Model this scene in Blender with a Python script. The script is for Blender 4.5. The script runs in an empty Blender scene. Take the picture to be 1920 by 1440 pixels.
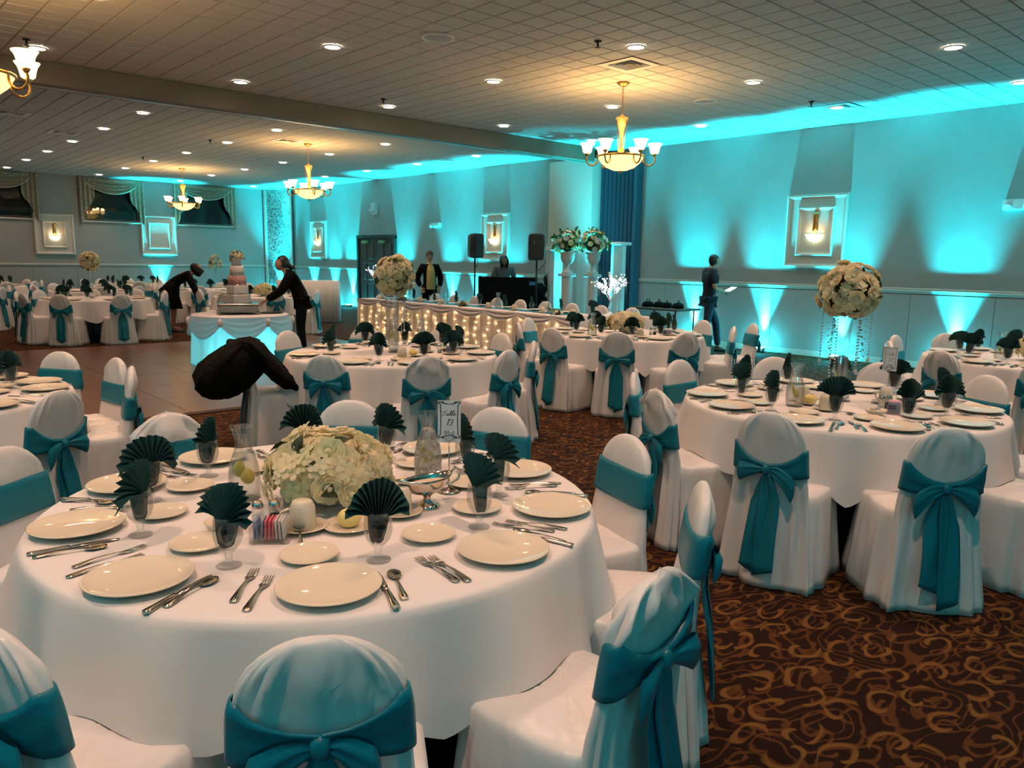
import bpy, math, random
import numpy as np
from mathutils import Vector, Matrix
PI = math.pi
rng = random.Random(7)
scene = bpy.context.scene
COL = scene.collection
# ------------------------------------------------------------------ camera, world, exposure
CAMH = 1.56
FPX, PITCH, ROLL, YAW = 1451.9, 0.159937, -0.0164584, 0.732775
cF = Vector((math.sin(YAW)*math.cos(PITCH), math.cos(YAW)*math.cos(PITCH), -math.sin(PITCH)))
cR0 = Vector((math.cos(YAW), -math.sin(YAW), 0))
cD0 = cF.cross(cR0)
cR = cR0*math.cos(ROLL) + cD0*math.sin(ROLL)
cD = -cR0*math.sin(ROLL) + cD0*math.cos(ROLL)
camd = bpy.data.cameras.new('camera'); cam = bpy.data.objects.new('camera', camd); COL.objects.link(cam)
camd.sensor_width = 36; camd.lens = FPX/1920*36; camd.clip_start = 0.05; camd.clip_end = 200
M = Matrix.Identity(4)
for i in range(3):
    M[i][0] = cR[i]; M[i][1] = -cD[i]; M[i][2] = -cF[i]
M.translation = Vector((0, 0, CAMH))
cam.matrix_world = M
scene.camera = cam
def project(x, y, z):
    d = Vector((x, y, z-CAMH)); w = d.dot(cF)
    if w < 0.05: return (-9999, -9999, w)
    return (960+FPX*d.dot(cR)/w, 720+FPX*d.dot(cD)/w, w)
def in_view(x, y, z, mx=80, my=80):
    p = project(x, y, z)
    return p[2] > 0 and -mx < p[0] < 1920+mx and -my < p[1] < 1440+my
scene.view_settings.view_transform = 'Standard'
scene.view_settings.look = 'None'
scene.view_settings.gamma = 1.0
scene.view_settings.use_curve_mapping = False
scene.view_settings.exposure = 0.0
W = bpy.data.worlds.new('hall_night'); scene.world = W; W.use_nodes = True
W.node_tree.nodes['Background'].inputs[0].default_value = (0.004, 0.006, 0.010, 1)
W.node_tree.nodes['Background'].inputs[1].default_value = 1.0
cy = scene.cycles
cy.use_denoising = True
cy.max_bounces = 8; cy.diffuse_bounces = 4; cy.glossy_bounces = 3; cy.transmission_bounces = 8
cy.transparent_max_bounces = 24
cy.caustics_reflective = False; cy.caustics_refractive = False
cy.sample_clamp_indirect = 4.0
cy.use_light_tree = True
# light levels (watts)
P_DOWN, P_DOWN_FAR = 215.0, 130.0
C_DOWN = (1.0, 0.575, 0.395)
P_CHAND, C_CHAND = 9.5, (1.0, 0.58, 0.22)
P_UP, C_UP = 4600.0, (0.006, 0.80, 0.98)
P_SCONCE = 1.2
# ------------------------------------------------------------------ materials
MATS = {}
def mat(name, base=(0.8, 0.8, 0.8), rough=0.6, metal=0.0, emit=None, es=0.0, noise=None, bump=None, trans=0.0, ior=1.45,
        sheen=0.0, coat=0.0, spec=None, stretch=None):
    if name in MATS: return MATS[name]
    m = bpy.data.materials.new(name); m.use_nodes = True
    nt = m.node_tree; b = nt.nodes['Principled BSDF']
    b.inputs['Base Color'].default_value = (*base, 1)
    b.inputs['Roughness'].default_value = rough
    b.inputs['Metallic'].default_value = metal
    b.inputs['IOR'].default_value = ior
    b.inputs['Transmission Weight'].default_value = trans
    b.inputs['Sheen Weight'].default_value = sheen
    b.inputs['Coat Weight'].default_value = coat
    if spec is not None: b.inputs['Specular IOR Level'].default_value = spec
    if emit:
        b.inputs['Emission Color'].default_value = (*emit, 1); b.inputs['Emission Strength'].default_value = es
    tc = None
    def coord():
        nonlocal tc
        if tc is None: tc = nt.nodes.new('ShaderNodeTexCoord')
        return tc.outputs['Object']
    if noise:                                    # (scale, amount, detail)
        sc_, am, de = noise
        n = nt.nodes.new('ShaderNodeTexNoise'); n.inputs['Scale'].default_value = sc_; n.inputs['Detail'].default_value = de
        nt.links.new(coord(), n.inputs['Vector'])
        r = nt.nodes.new('ShaderNodeMapRange'); r.inputs[1].default_value = 0.3; r.inputs[2].default_value = 0.7
        r.inputs[3].default_value = 1-am; r.inputs[4].default_value = 1+am
        nt.links.new(n.outputs[0], r.inputs[0])
        mx = nt.nodes.new('ShaderNodeVectorMath'); mx.operation = 'SCALE'; mx.inputs[0].default_value = base
        nt.links.new(r.outputs[0], mx.inputs['Scale']); nt.links.new(mx.outputs[0], b.inputs['Base Color'])
    if bump:                                     # (scale, strength, distance)
        sc_, st, di = bump
        n = nt.nodes.new('ShaderNodeTexNoise'); n.inputs['Scale'].default_value = sc_; n.inputs['Detail'].default_value = 3
        if stretch:
            mp = nt.nodes.new('ShaderNodeMapping'); mp.inputs['Scale'].default_value = stretch
            nt.links.new(coord(), mp.inputs[0]); nt.links.new(mp.outputs[0], n.inputs['Vector'])
        else: nt.links.new(coord(), n.inputs['Vector'])
        bp = nt.nodes.new('ShaderNodeBump'); bp.inputs['Strength'].default_value = st; bp.inputs['Distance'].default_value = di
        nt.links.new(n.outputs[0], bp.inputs['Height']); nt.links.new(bp.outputs[0], b.inputs['Normal'])
    MATS[name] = m
    return m
def sheer(name, base, transl=0.5, transp=0.0):
    m = bpy.data.materials.new(name); m.use_nodes = True; nt = m.node_tree
    for n in list(nt.nodes): nt.nodes.remove(n)
    o = nt.nodes.new('ShaderNodeOutputMaterial')
    d = nt.nodes.new('ShaderNodeBsdfDiffuse'); t = nt.nodes.new('ShaderNodeBsdfTranslucent'); tp = nt.nodes.new('ShaderNodeBsdfTransparent')
    d.inputs[0].default_value = (*base, 1); t.inputs[0].default_value = (*base, 1)
    a = nt.nodes.new('ShaderNodeMixShader'); a.inputs[0].default_value = transl
    c = nt.nodes.new('ShaderNodeMixShader'); c.inputs[0].default_value = transp
    nt.links.new(d.outputs[0], a.inputs[1]); nt.links.new(t.outputs[0], a.inputs[2])
    nt.links.new(a.outputs[0], c.inputs[1]); nt.links.new(tp.outputs[0], c.inputs[2]); nt.links.new(c.outputs[0], o.inputs[0])
    MATS[name] = m
    return m
def thin_glass(name, tint, ior, haze=None, hz=0.0, refr=0.0):
    """thin-walled glass: clear through, mirror-like by Fresnel; optional cloudy ice"""
    m = bpy.data.materials.new(name); m.use_nodes = True; nt = m.node_tree
    for n in list(nt.nodes): nt.nodes.remove(n)
    o = nt.nodes.new('ShaderNodeOutputMaterial'); tp = nt.nodes.new('ShaderNodeBsdfTransparent'); gl = nt.nodes.new('ShaderNodeBsdfGlossy')
    tp.inputs[0].default_value = (*tint, 1); gl.inputs['Roughness'].default_value = 0.03
    lw = nt.nodes.new('ShaderNodeLayerWeight'); lw.inputs[0].default_value = 0.5
    pw = nt.nodes.new('ShaderNodeMath'); pw.operation = 'POWER'; pw.inputs[1].default_value = 4.5; nt.links.new(lw.outputs['Facing'], pw.inputs[0])
    fr = nt.nodes.new('ShaderNodeMath'); fr.operation = 'MULTIPLY_ADD'; fr.inputs[1].default_value = 0.38; fr.inputs[2].default_value = ((ior-1)/(ior+1))**2; nt.links.new(pw.outputs[0], fr.inputs[0])
    a = nt.nodes.new('ShaderNodeMixShader'); nt.links.new(fr.outputs[0], a.inputs[0]); nt.links.new(tp.outputs[0], a.inputs[1]); nt.links.new(gl.outputs[0], a.inputs[2])
    out = a
    if refr:
        g = nt.nodes.new('ShaderNodeBsdfGlass'); g.inputs['IOR'].default_value = 1.40; g.inputs['Roughness'].default_value = 0.0
        c = nt.nodes.new('ShaderNodeMixShader'); c.inputs[0].default_value = refr
        nt.links.new(a.outputs[0], c.inputs[1]); nt.links.new(g.outputs[0], c.inputs[2]); out = c
    if haze:
        d = nt.nodes.new('ShaderNodeBsdfDiffuse'); d.inputs[0].default_value = (*haze, 1)
        c = nt.nodes.new('ShaderNodeMixShader'); c.inputs[0].default_value = hz
        nz = nt.nodes.new('ShaderNodeTexNoise'); nz.inputs['Scale'].default_value = 55; tc = nt.nodes.new('ShaderNodeTexCoord'); nt.links.new(tc.outputs['Object'], nz.inputs['Vector'])
        r = nt.nodes.new('ShaderNodeMapRange'); r.inputs[1].default_value = 0.35; r.inputs[2].default_value = 0.65; r.inputs[3].default_value = hz*0.3; r.inputs[4].default_value = hz*1.7
        nt.links.new(nz.outputs[0], r.inputs[0]); nt.links.new(r.outputs[0], c.inputs[0])
        nt.links.new(a.outputs[0], c.inputs[1]); nt.links.new(d.outputs[0], c.inputs[2]); out = c
    nt.links.new(out.outputs[0], o.inputs[0]); MATS[name] = m
    return m
def carpet_material():
    m = bpy.data.materials.new('scroll_carpet'); m.use_nodes = True; nt = m.node_tree; b = nt.nodes['Principled BSDF']
    b.inputs['Roughness'].default_value = 0.95; b.inputs['Specular IOR Level'].default_value = 0.1
    N = lambda t: nt.nodes.new(t)
    def L(a, c): nt.links.new(a, c)
    def mth(op, a, c=None, d=None):
        n = N('ShaderNodeMath'); n.operation = op
        for i, x in enumerate((a, c, d)):
            if x is None: continue
            if isinstance(x, (int, float)): n.inputs[i].default_value = x
            else: L(x, n.inputs[i])
        return n.outputs[0]
    tc = N('ShaderNodeTexCoord')
    mpp = N('ShaderNodeMapping'); mpp.inputs['Rotation'].default_value = (0, 0, 0.6); mpp.inputs['Scale'].default_value = (0.72, 1.15, 1); L(tc.outputs['Object'], mpp.inputs[0])
    wn = N('ShaderNodeTexNoise'); wn.inputs['Scale'].default_value = 5.0; wn.inputs['Detail'].default_value = 1
    L(tc.outputs['Object'], wn.inputs['Vector'])
    wv = N('ShaderNodeVectorMath'); wv.operation = 'MULTIPLY_ADD'; wv.inputs[1].default_value = (0.07, 0.07, 0); L(wn.outputs[1], wv.inputs[0]); L(mpp.outputs[0], wv.inputs[2])
    def layer(scale, off, turns, width, seedk):
        vm = N('ShaderNodeVectorMath'); vm.operation = 'MULTIPLY_ADD'
        vm.inputs[1].default_value = (scale, scale, 0); vm.inputs[2].default_value = (off, off*0.7, 0)
        L(wv.outputs[0], vm.inputs[0])
        vo = N('ShaderNodeTexVoronoi'); vo.voronoi_dimensions = '2D'; vo.inputs['Scale'].default_value = 1.0
        vo.inputs['Randomness'].default_value = 0.55
        L(vm.outputs[0], vo.inputs['Vector'])
        sb = N('ShaderNodeVectorMath'); sb.operation = 'SUBTRACT'
        L(vm.outputs[0], sb.inputs[0]); L(vo.outputs['Position'], sb.inputs[1])
        sx = N('ShaderNodeSeparateXYZ'); L(sb.outputs[0], sx.inputs[0])
        cs = N('ShaderNodeSeparateColor'); L(vo.outputs['Color'], cs.inputs[0])
        th = mth('ARCTAN2', sx.outputs[1], sx.outputs[0])
        th = mth('MULTIPLY', th, 1/(2*PI))
        flip = mth('SUBTRACT', mth('MULTIPLY', mth('GREATER_THAN', cs.outputs[1], 0.5), 2.0), 1.0)
        th = mth('MULTIPLY', th, flip)
        r = vo.outputs['Distance']
        ph = mth('ADD', mth('ADD', th, mth('MULTIPLY', r, turns)), cs.outputs[0])
        fr = mth('FRACT', ph)
        dist = mth('ABSOLUTE', mth('SUBTRACT', fr, 0.5))
        # the stroke swells and thins along the scroll like a leaf
        w = mth('MULTIPLY', width, mth('ADD', 0.35, mth('ABSOLUTE', mth('SINE', mth('MULTIPLY', r, 9.0)))))
        s = N('ShaderNodeMapRange'); s.interpolation_type = 'SMOOTHSTEP'
        L(mth('SUBTRACT', w, dist), s.inputs[0]); s.inputs[1].default_value = -0.02; s.inputs[2].default_value = 0.06
        e = N('ShaderNodeMapRange'); L(r, e.inputs[0]); e.inputs[1].default_value = 0.62; e.inputs[2].default_value = 0.5
        e2 = N('ShaderNodeMapRange'); L(r, e2.inputs[0]); e2.inputs[1].default_value = 0.05; e2.inputs[2].default_value = 0.12
        return mth('MULTIPLY', mth('MULTIPLY', s.outputs[0], e.outputs[0]), e2.outputs[0]), cs.outputs[2]
    a, ca = layer(6.4, 0.0, 1.4, 0.11, 1)
    c, cc = layer(9.0, 3.3, 1.2, 0.10, 2)
    # meandering stems between the scrolls
    vn = N('ShaderNodeTexNoise'); vn.noise_dimensions = '2D'; vn.inputs['Scale'].default_value = 4.2; vn.inputs['Detail'].default_value = 0.6; L(mpp.outputs[0], vn.inputs['Vector'])
    vf = mth('ABSOLUTE', mth('SUBTRACT', mth('FRACT', mth('MULTIPLY', vn.outputs[0], 9.0)), 0.5))
    vw = N('ShaderNodeTexNoise'); vw.noise_dimensions = '2D'; vw.inputs['Scale'].default_value = 9.0; L(tc.outputs['Object'], vw.inputs['Vector'])
    dm = N('ShaderNodeMapRange'); dm.interpolation_type = 'SMOOTHSTEP'; L(mth('SUBTRACT', mth('MULTIPLY', vw.outputs[0], 0.30), vf), dm.inputs[0]); dm.inputs[1].default_value = 0.0; dm.inputs[2].default_value = 0.07
    d = dm.outputs[0]
    g1 = N('ShaderNodeMix'); g1.data_type = 'RGBA'
    g1.inputs[6].default_value = (0.016, 0.0065, 0.004, 1); g1.inputs[7].default_value = (0.070, 0.027, 0.009, 1); L(d, g1.inputs[0])
    g2 = N('ShaderNodeMix'); g2.data_type = 'RGBA'; L(g1.outputs[2], g2.inputs[6]); g2.inputs[7].default_value = (0.085, 0.034, 0.010, 1); L(c, g2.inputs[0])
    g3 = N('ShaderNodeMix'); g3.data_type = 'RGBA'; L(g2.outputs[2], g3.inputs[6]); g3.inputs[7].default_value = (0.140, 0.066, 0.018, 1); L(a, g3.inputs[0])
    L(g3.outputs[2], b.inputs['Base Color'])
    fn = N('ShaderNodeTexNoise'); fn.inputs['Scale'].default_value = 350; L(tc.outputs['Object'], fn.inputs['Vector'])
    bp = N('ShaderNodeBump'); bp.inputs['Strength'].default_value = 0.4; bp.inputs['Distance'].default_value = 0.004
    L(fn.outputs[0], bp.inputs['Height']); L(bp.outputs[0], b.inputs['Normal'])
    MATS['carpet'] = m
    return m
def wood_material(name, c1, c2, rough, sx=1.0):
    m = bpy.data.materials.new(name); m.use_nodes = True; nt = m.node_tree; b = nt.nodes['Principled BSDF']
    b.inputs['Roughness'].default_value = rough
    tc = nt.nodes.new('ShaderNodeTexCoord'); mp = nt.nodes.new('ShaderNodeMapping'); mp.inputs['Scale'].default_value = (sx*2, sx*30, 4)
    nt.links.new(tc.outputs['Object'], mp.inputs[0])
    n = nt.nodes.new('ShaderNodeTexNoise'); n.inputs['Scale'].default_value = 1.0; n.inputs['Detail'].default_value = 4; nt.links.new(mp.outputs[0], n.inputs['Vector'])
    r = nt.nodes.new('ShaderNodeValToRGB'); r.color_ramp.elements[0].color = (*c1, 1); r.color_ramp.elements[1].color = (*c2, 1)
    r.color_ramp.elements[0].position = 0.3; r.color_ramp.elements[1].position = 0.7
    nt.links.new(n.outputs[0], r.inputs[0]); nt.links.new(r.outputs[0], b.inputs['Base Color'])
    MATS[name] = m
    return m
M_WALL = mat('beige_wall_paint', (0.33, 0.325, 0.31), 0.75, bump=(180, 0.15, 0.002), noise=(3, 0.03, 2))
M_WAIN = mat('wainscot_paint', (0.35, 0.345, 0.33), 0.7, bump=(120, 0.1, 0.002))
M_TRIM = mat('cream_trim_paint', (0.62, 0.58, 0.52), 0.45)
M_BEAM = mat('taupe_beam_paint', (0.20, 0.155, 0.11), 0.6, noise=(2, 0.05, 2))
M_TILE = mat('mineral_ceiling_tile', (0.58, 0.57, 0.55), 0.9, bump=(220, 0.5, 0.004), noise=(90, 0.06, 3))
M_GROOVE_SHADE = mat('ceiling_groove_shade', (0.20, 0.185, 0.165), 0.6)  # dark tone puts the groove shade into the backing colour
M_CARPET = carpet_material()
M_DANCE = wood_material('dance_floor_wood', (0.105, 0.042, 0.021), (0.16, 0.068, 0.036), 0.30)
M_DOOR = wood_material('dark_door_wood', (0.035, 0.012, 0.007), (0.075, 0.026, 0.013), 0.35)
M_SATIN = mat('white_satin', (0.72, 0.71, 0.70), 0.33, bump=(7, 0.55, 0.05), stretch=(1, 1, 0.25))
M_CLOTH = mat('white_table_linen', (0.74, 0.72, 0.71), 0.85, bump=(6, 0.22, 0.02))
M_TEAL = mat('teal_satin', (0.0012, 0.155, 0.215), 0.38, bump=(25, 0.3, 0.01))
M_NAP = mat('dark_green_napkin', (0.008, 0.050, 0.047), 0.85, bump=(300, 0.2, 0.001))
M_CHINA = mat('cream_china', (0.74, 0.67, 0.53), 0.04)
M_STEEL = mat('cutlery_steel', (0.62, 0.56, 0.50), 0.16, 1.0)
M_SILVER = mat('polished_silver', (0.70, 0.62, 0.54), 0.12, 1.0)
M_GLASS = thin_glass('clear_glass', (0.985, 0.99, 0.99), 1.5, refr=0.14)
M_WATER = thin_glass('water', (0.93, 0.95, 0.94), 1.33)
M_ICE = thin_glass('ice_water', (0.86, 0.87, 0.86), 1.33, (0.75, 0.76, 0.74), 0.42)
M_LEMON = mat('lemon', (0.75, 0.62, 0.10), 0.5)
M_BUTTER = mat('butter', (0.85, 0.70, 0.27), 0.5)
M_PETAL = sheer('cream_petal', (0.93, 0.86, 0.62), 0.42)
M_PETAL_G = sheer('pale_green_petal', (0.82, 0.82, 0.55), 0.42)
M_PETAL_W = mat('white_petal', (0.82, 0.82, 0.76), 0.7)
M_PINK = mat('pink_petal', (0.55, 0.25, 0.22), 0.7)
M_LEAF = mat('dark_leaf', (0.035, 0.045, 0.012), 0.5)
M_LEAF_G = mat('green_leaf', (0.05, 0.13, 0.03), 0.5)
M_BLACK = mat('black_cloth', (0.0025, 0.0022, 0.0022), 0.85, spec=0.15)
M_COAT = mat('black_wool_coat', (0.0026, 0.0021, 0.0019), 0.8, bump=(18, 0.6, 0.03), spec=0.15)
M_PLASTIC = mat('black_plastic', (0.012, 0.013, 0.015), 0.4)
M_IRON = mat('black_metal', (0.02, 0.02, 0.02), 0.4, 0.8)
M_BRASS = mat('antique_brass', (0.55, 0.30, 0.10), 0.3, 1.0)
M_SHADE = mat('amber_glass_shade', (0.9, 0.7, 0.4), 0.4, emit=(1.0, 0.62, 0.22), es=7.0)
M_BOWL = mat('alabaster_bowl', (0.9, 0.7, 0.4), 0.4, emit=(1.0, 0.60, 0.18), es=2.6)
M_LENS = mat('downlight_lens', (1, 1, 1), 0.5, emit=(1.0, 0.80, 0.58), es=28.0)
M_UPLENS = mat('uplight_lens', (1, 1, 1), 0.3, emit=(0.35, 0.95, 1.0), es=14.0)
M_BULB = mat('fairy_bulb', (1, 1, 1), 0.4, emit=(1.0, 0.62, 0.28), es=45.0)
M_COOLBULB = mat('cool_branch_bulb', (1, 1, 1), 0.4, emit=(0.80, 0.93, 1.0), es=3.0)
M_WHITE = mat('white_paint', (0.75, 0.75, 0.74), 0.45)
M_PAPER = mat('card_stock', (0.70, 0.72, 0.74), 0.7)
M_INK = mat('black_ink', (0.01, 0.01, 0.012), 0.7)
M_SKIN = mat('skin', (0.52, 0.30, 0.21), 0.55)
M_SKIN_D = mat('tan_skin', (0.30, 0.15, 0.095), 0.55)
M_HAIR = mat('black_hair', (0.008, 0.006, 0.005), 0.45)
M_GHAIR = mat('grey_hair', (0.035, 0.032, 0.03), 0.6)
M_DRAPE = mat('jacquard_drape', (0.30, 0.26, 0.19), 0.7, noise=(26, 0.45, 3))
M_BLUEV = mat('blue_partition_vinyl', (0.03, 0.055, 0.085), 0.5)
M_VALCORD = mat('drape_trim', (0.55, 0.5, 0.4), 0.6)
M_NIGHT = mat('dark_outdoor', (0.003, 0.004, 0.006), 0.9)
M_CRYSTAL = mat('crystal_bead', (0.85, 0.88, 0.9), 0.05, trans=0.5, ior=1.5, coat=0.5)
M_CAKE = mat('white_icing', (0.72, 0.68, 0.64), 0.5)
M_CAKEP = mat('pink_icing', (0.55, 0.28, 0.27), 0.55, noise=(60, 0.25, 2))
M_TABLE = mat('dark_table_laminate', (0.06, 0.045, 0.035), 0.5)
M_SHEER = sheer('sheer_white_skirt', (0.80, 0.76, 0.72), 0.55, 0.12)
M_SHEERC = sheer('white_cake_skirt', (0.82, 0.84, 0.86), 0.65, 0.0)
# ------------------------------------------------------------------ mesh helpers
class MB:
    def __init__(self): self.v = []; self.f = []
    def add(self, vs, fs):
        o = len(self.v); self.v.extend([tuple(map(float, p)) for p in vs]); self.f.extend([tuple(i+o for i in f) for f in fs]); return self
    def grid(self, P, cu=False, cv=False, capu=False):
        """P[n][m] points; cu closes the first index, cv the second; capu puts n-gons on the first and last row"""
        P = np.asarray(P, float); n, m = P.shape[:2]; fs = []
        for i in range(n if cu else n-1):
            for j in range(m if cv else m-1):
                a = i*m+j; b_ = i*m+(j+1) % m; c = ((i+1) % n)*m+(j+1) % m; d = ((i+1) % n)*m+j
                fs.append((a, b_, c, d))
        if capu:
            fs.append(tuple(range(m-1, -1, -1))); fs.append(tuple((n-1)*m+j for j in range(m)))
        return self.add(P.reshape(-1, 3), fs)
    def lathe(self, prof, n=20, c=(0, 0, 0), cap=True, sx=1.0, sy=1.0):
        th = np.linspace(0, 2*PI, n, endpoint=False)
        P = np.array([[(c[0]+r*math.cos(t)*sx, c[1]+r*math.sin(t)*sy, c[2]+z) for t in th] for r, z in prof])
        return self.grid(P, cv=True, capu=cap)
    def tube(self, pts, rad, n=6, cap=True):
        pts = [Vector(p) for p in pts]
        if not hasattr(rad, '__len__'): rad = [rad]*len(pts)
        up = Vector((0, 0, 1)); rows = []; prev = None
        for i, p in enumerate(pts):
            t = (pts[min(i+1, len(pts)-1)]-pts[max(i-1, 0)]).normalized()
            if prev is None:
                a = t.cross(up)
                if a.length < 1e-3: a = t.cross(Vector((1, 0, 0)))
                a.normalize()
            else:
                a = (prev - t*prev.dot(t))
                a = a.normalized() if a.length > 1e-6 else t.orthogonal().normalized()
            prev = a; b_ = t.cross(a)
            rows.append([p+(a*math.cos(k*2*PI/n)+b_*math.sin(k*2*PI/n))*rad[i] for k in range(n)])
        return self.grid(np.array([[tuple(q) for q in r] for r in rows]), cv=True, capu=cap)
    def box(self, c, s, rz=0.0, bev=0.0):
        x, y, z = s[0]/2, s[1]/2, s[2]/2; co, si = math.cos(rz), math.sin(rz)
        if bev <= 0:
            loc = [(-x, -y, -z), (x, -y, -z), (x, y, -z), (-x, y, -z), (-x, -y, z), (x, -y, z), (x, y, z), (-x, y, z)]
            fs = [(3, 2, 1, 0), (4, 5, 6, 7), (0, 1, 5, 4), (1, 2, 6, 5), (2, 3, 7, 6), (3, 0, 4, 7)]
        else:
            b_ = bev; loc = []
            for zz, ins in ((-z, b_), (-z+b_, 0), (z-b_, 0), (z, b_)):
                loc += [(-x+ins, -y+ins, zz), (x-ins, -y+ins, zz), (x-ins, y-ins, zz), (-x+ins, y-ins, zz)]
            fs = [(3, 2, 1, 0), (12, 13, 14, 15)]
            for k in range(3):
                for j in range(4): fs.append((k*4+j, k*4+(j+1) % 4, k*4+4+(j+1) % 4, k*4+4+j))
        return self.add([(c[0]+p[0]*co-p[1]*si, c[1]+p[0]*si+p[1]*co, c[2]+p[2]) for p in loc], fs)
    def ball(self, c, r, n=10, m=7, s=(1, 1, 1)):
        prof = [(max(1e-4, math.sin(PI*k/m)), -math.cos(PI*k/m)) for k in range(m+1)]
        th = np.linspace(0, 2*PI, n, endpoint=False)
        P = np.array([[(c[0]+r*a*math.cos(t)*s[0], c[1]+r*a*math.sin(t)*s[1], c[2]+r*z*s[2]) for t in th] for a, z in prof])
        return self.grid(P, cv=True)
    def mesh(self, name, m, smooth=True):
        me = bpy.data.meshes.new(name); me.from_pydata(self.v, [], self.f); me.materials.append(m)
        if smooth: me.polygons.foreach_set('use_smooth', [True]*len(me.polygons))
        me.update(); return me
    def build(self, name, m, parent=None, loc=(0, 0, 0), rz=0.0, smooth=True):
        return put(name, self.mesh(name, m, smooth), parent, loc, rz)
def put(name, me, parent=None, loc=(0, 0, 0), rz=0.0, rot=None, sc=None):
    o = bpy.data.objects.new(name, me); COL.objects.link(o)
    o.location = loc; o.rotation_euler = rot if rot is not None else (0, 0, rz)
    if sc is not None: o.scale = sc if hasattr(sc, '__len__') else (sc, sc, sc)
    if parent is not None: o.parent = parent
    return o
def tag(o, label=None, cat=None, group=None, kind=None):
    if label: o['label'] = label
    if cat: o['category'] = cat
    if group: o['group'] = group
    if kind: o['kind'] = kind
    return o
def thing(name, label, cat, loc=(0, 0, 0), rz=0.0, group=None):
    return tag(put(name, None, None, loc, rz), label, cat, group)
def struct(name, mb, m, parent=None, smooth=False):
    o = mb.build(name, m, parent, smooth=smooth)
    if parent is None: o['kind'] = 'structure'
    return o
def lamp(kind, loc, power, color, size=0.05, rot=None, parent=None, spot=None, blend=0.5):
    l = bpy.data.lights.new('lamp', kind); l.energy = power; l.color = color
    if kind in ('POINT', 'SPOT'): l.shadow_soft_size = size
    if kind == 'SPOT': l.spot_size = spot; l.spot_blend = blend
    if kind == 'AREA': l.shape = 'DISK'; l.size = size
    o = bpy.data.objects.new('lamp', l); COL.objects.link(o); o.location = loc
    if rot is not None: o.rotation_euler = rot
    if parent is not None: o.parent = parent
    return o
ORD = ['first', 'second', 'third', 'fourth', 'fifth', 'sixth', 'seventh', 'eighth', 'ninth', 'tenth', 'eleventh', 'twelfth', 'thirteenth', 'fourteenth',
       'fifteenth', 'sixteenth', 'seventeenth', 'eighteenth', 'nineteenth', 'twentieth', 'twenty-first', 'twenty-second', 'twenty-third', 'twenty-fourth', 'twenty-fifth', 'twenty-sixth', 'twenty-seventh']
def se(c, p):                                     # signed power, for rounded rectangles
    return math.copysign(abs(c)**p, c)
# ------------------------------------------------------------------ the room
DX, DY, CZ, RZ = 12.606, 26.36, 3.79, 1.18
XL, YN = -6.0, -4.5                                # unseen walls behind the camera
fl = MB().box(((XL+DX)/2, (YN+DY)/2, -0.05), (DX-XL, DY-YN, 0.1)); struct('floor', fl, M_CARPET)
# --- right wall with wainscot panels, rail and baseboard
wr = struct('wall_right', MB().box((DX+0.1, (YN+DY)/2, CZ/2), (0.2, DY-YN+0.4, CZ)), M_WALL)
k = 0; y = YN+0.02; DOORA, DOORB = 19.15, 21.05
pm = {}
while y < DY-0.1:
    y1 = min(y+1.165, DY-0.05)
    segs = [(y, y1)]
    if y < DOORB+0.08 and y1 > DOORA-0.08:
        segs = [s for s in ((y, DOORA-0.1), (DOORB+0.1, y1)) if s[1]-s[0] > 0.1]
    for a, b_ in segs:
        key = round(b_-a, 2)
        if key not in pm: pm[key] = MB().box((0, 0, 0), (0.014, b_-a-0.008, RZ-0.16), bev=0.004).mesh('wall_panel', M_WAIN, False)
        put('wall_panel', pm[key], wr, (DX-0.007, (a+b_)/2, 0.10+(RZ-0.16)/2))
    y = y1
def rail_prof_x(x, y0, y1, zc, h, t, sgn):
    mb = MB()
    for dz, tt, hh in ((0, t, h*0.34), (h*0.38, t*0.62, h*0.34), (-h*0.38, t*0.55, h*0.34)):
        mb.box((x+sgn*tt/2, (y0+y1)/2, zc+dz), (tt, y1-y0, hh), bev=min(tt, hh)*0.25)
    return mb
def rail_prof_y(y, x0, x1, zc, h, t, sgn):
    mb = MB()
    for dz, tt, hh in ((0, t, h*0.34), (h*0.38, t*0.62, h*0.34), (-h*0.38, t*0.55, h*0.34)):
        mb.box(((x0+x1)/2, y+sgn*tt/2, zc+dz), (x1-x0, tt, hh), bev=min(tt, hh)*0.25)
    return mb
tr = struct('trim_1', rail_prof_x(DX, YN, 10.2, RZ, 0.07, 0.04, -1), M_TRIM)
rail_prof_x(DX, 12.42, DOORA-0.12, RZ, 0.07, 0.04, -1).build('rail', M_TRIM, tr, smooth=False)
rail_prof_x(DX, DOORB+0.12, 25.5, RZ, 0.07, 0.04, -1).build('rail', M_TRIM, tr, smooth=False)
bb = struct('baseboard_right', MB().box((DX-0.012, (YN+DOORA-0.1)/2, 0.05), (0.024, DOORA-0.1-YN, 0.10), bev=0.006), M_TRIM)
MB().box((DX-0.012, (DOORB+0.1+DY)/2, 0.05), (0.024, DY-DOORB-0.1, 0.10), bev=0.006).build('board', M_TRIM, bb, smooth=False)
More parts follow.
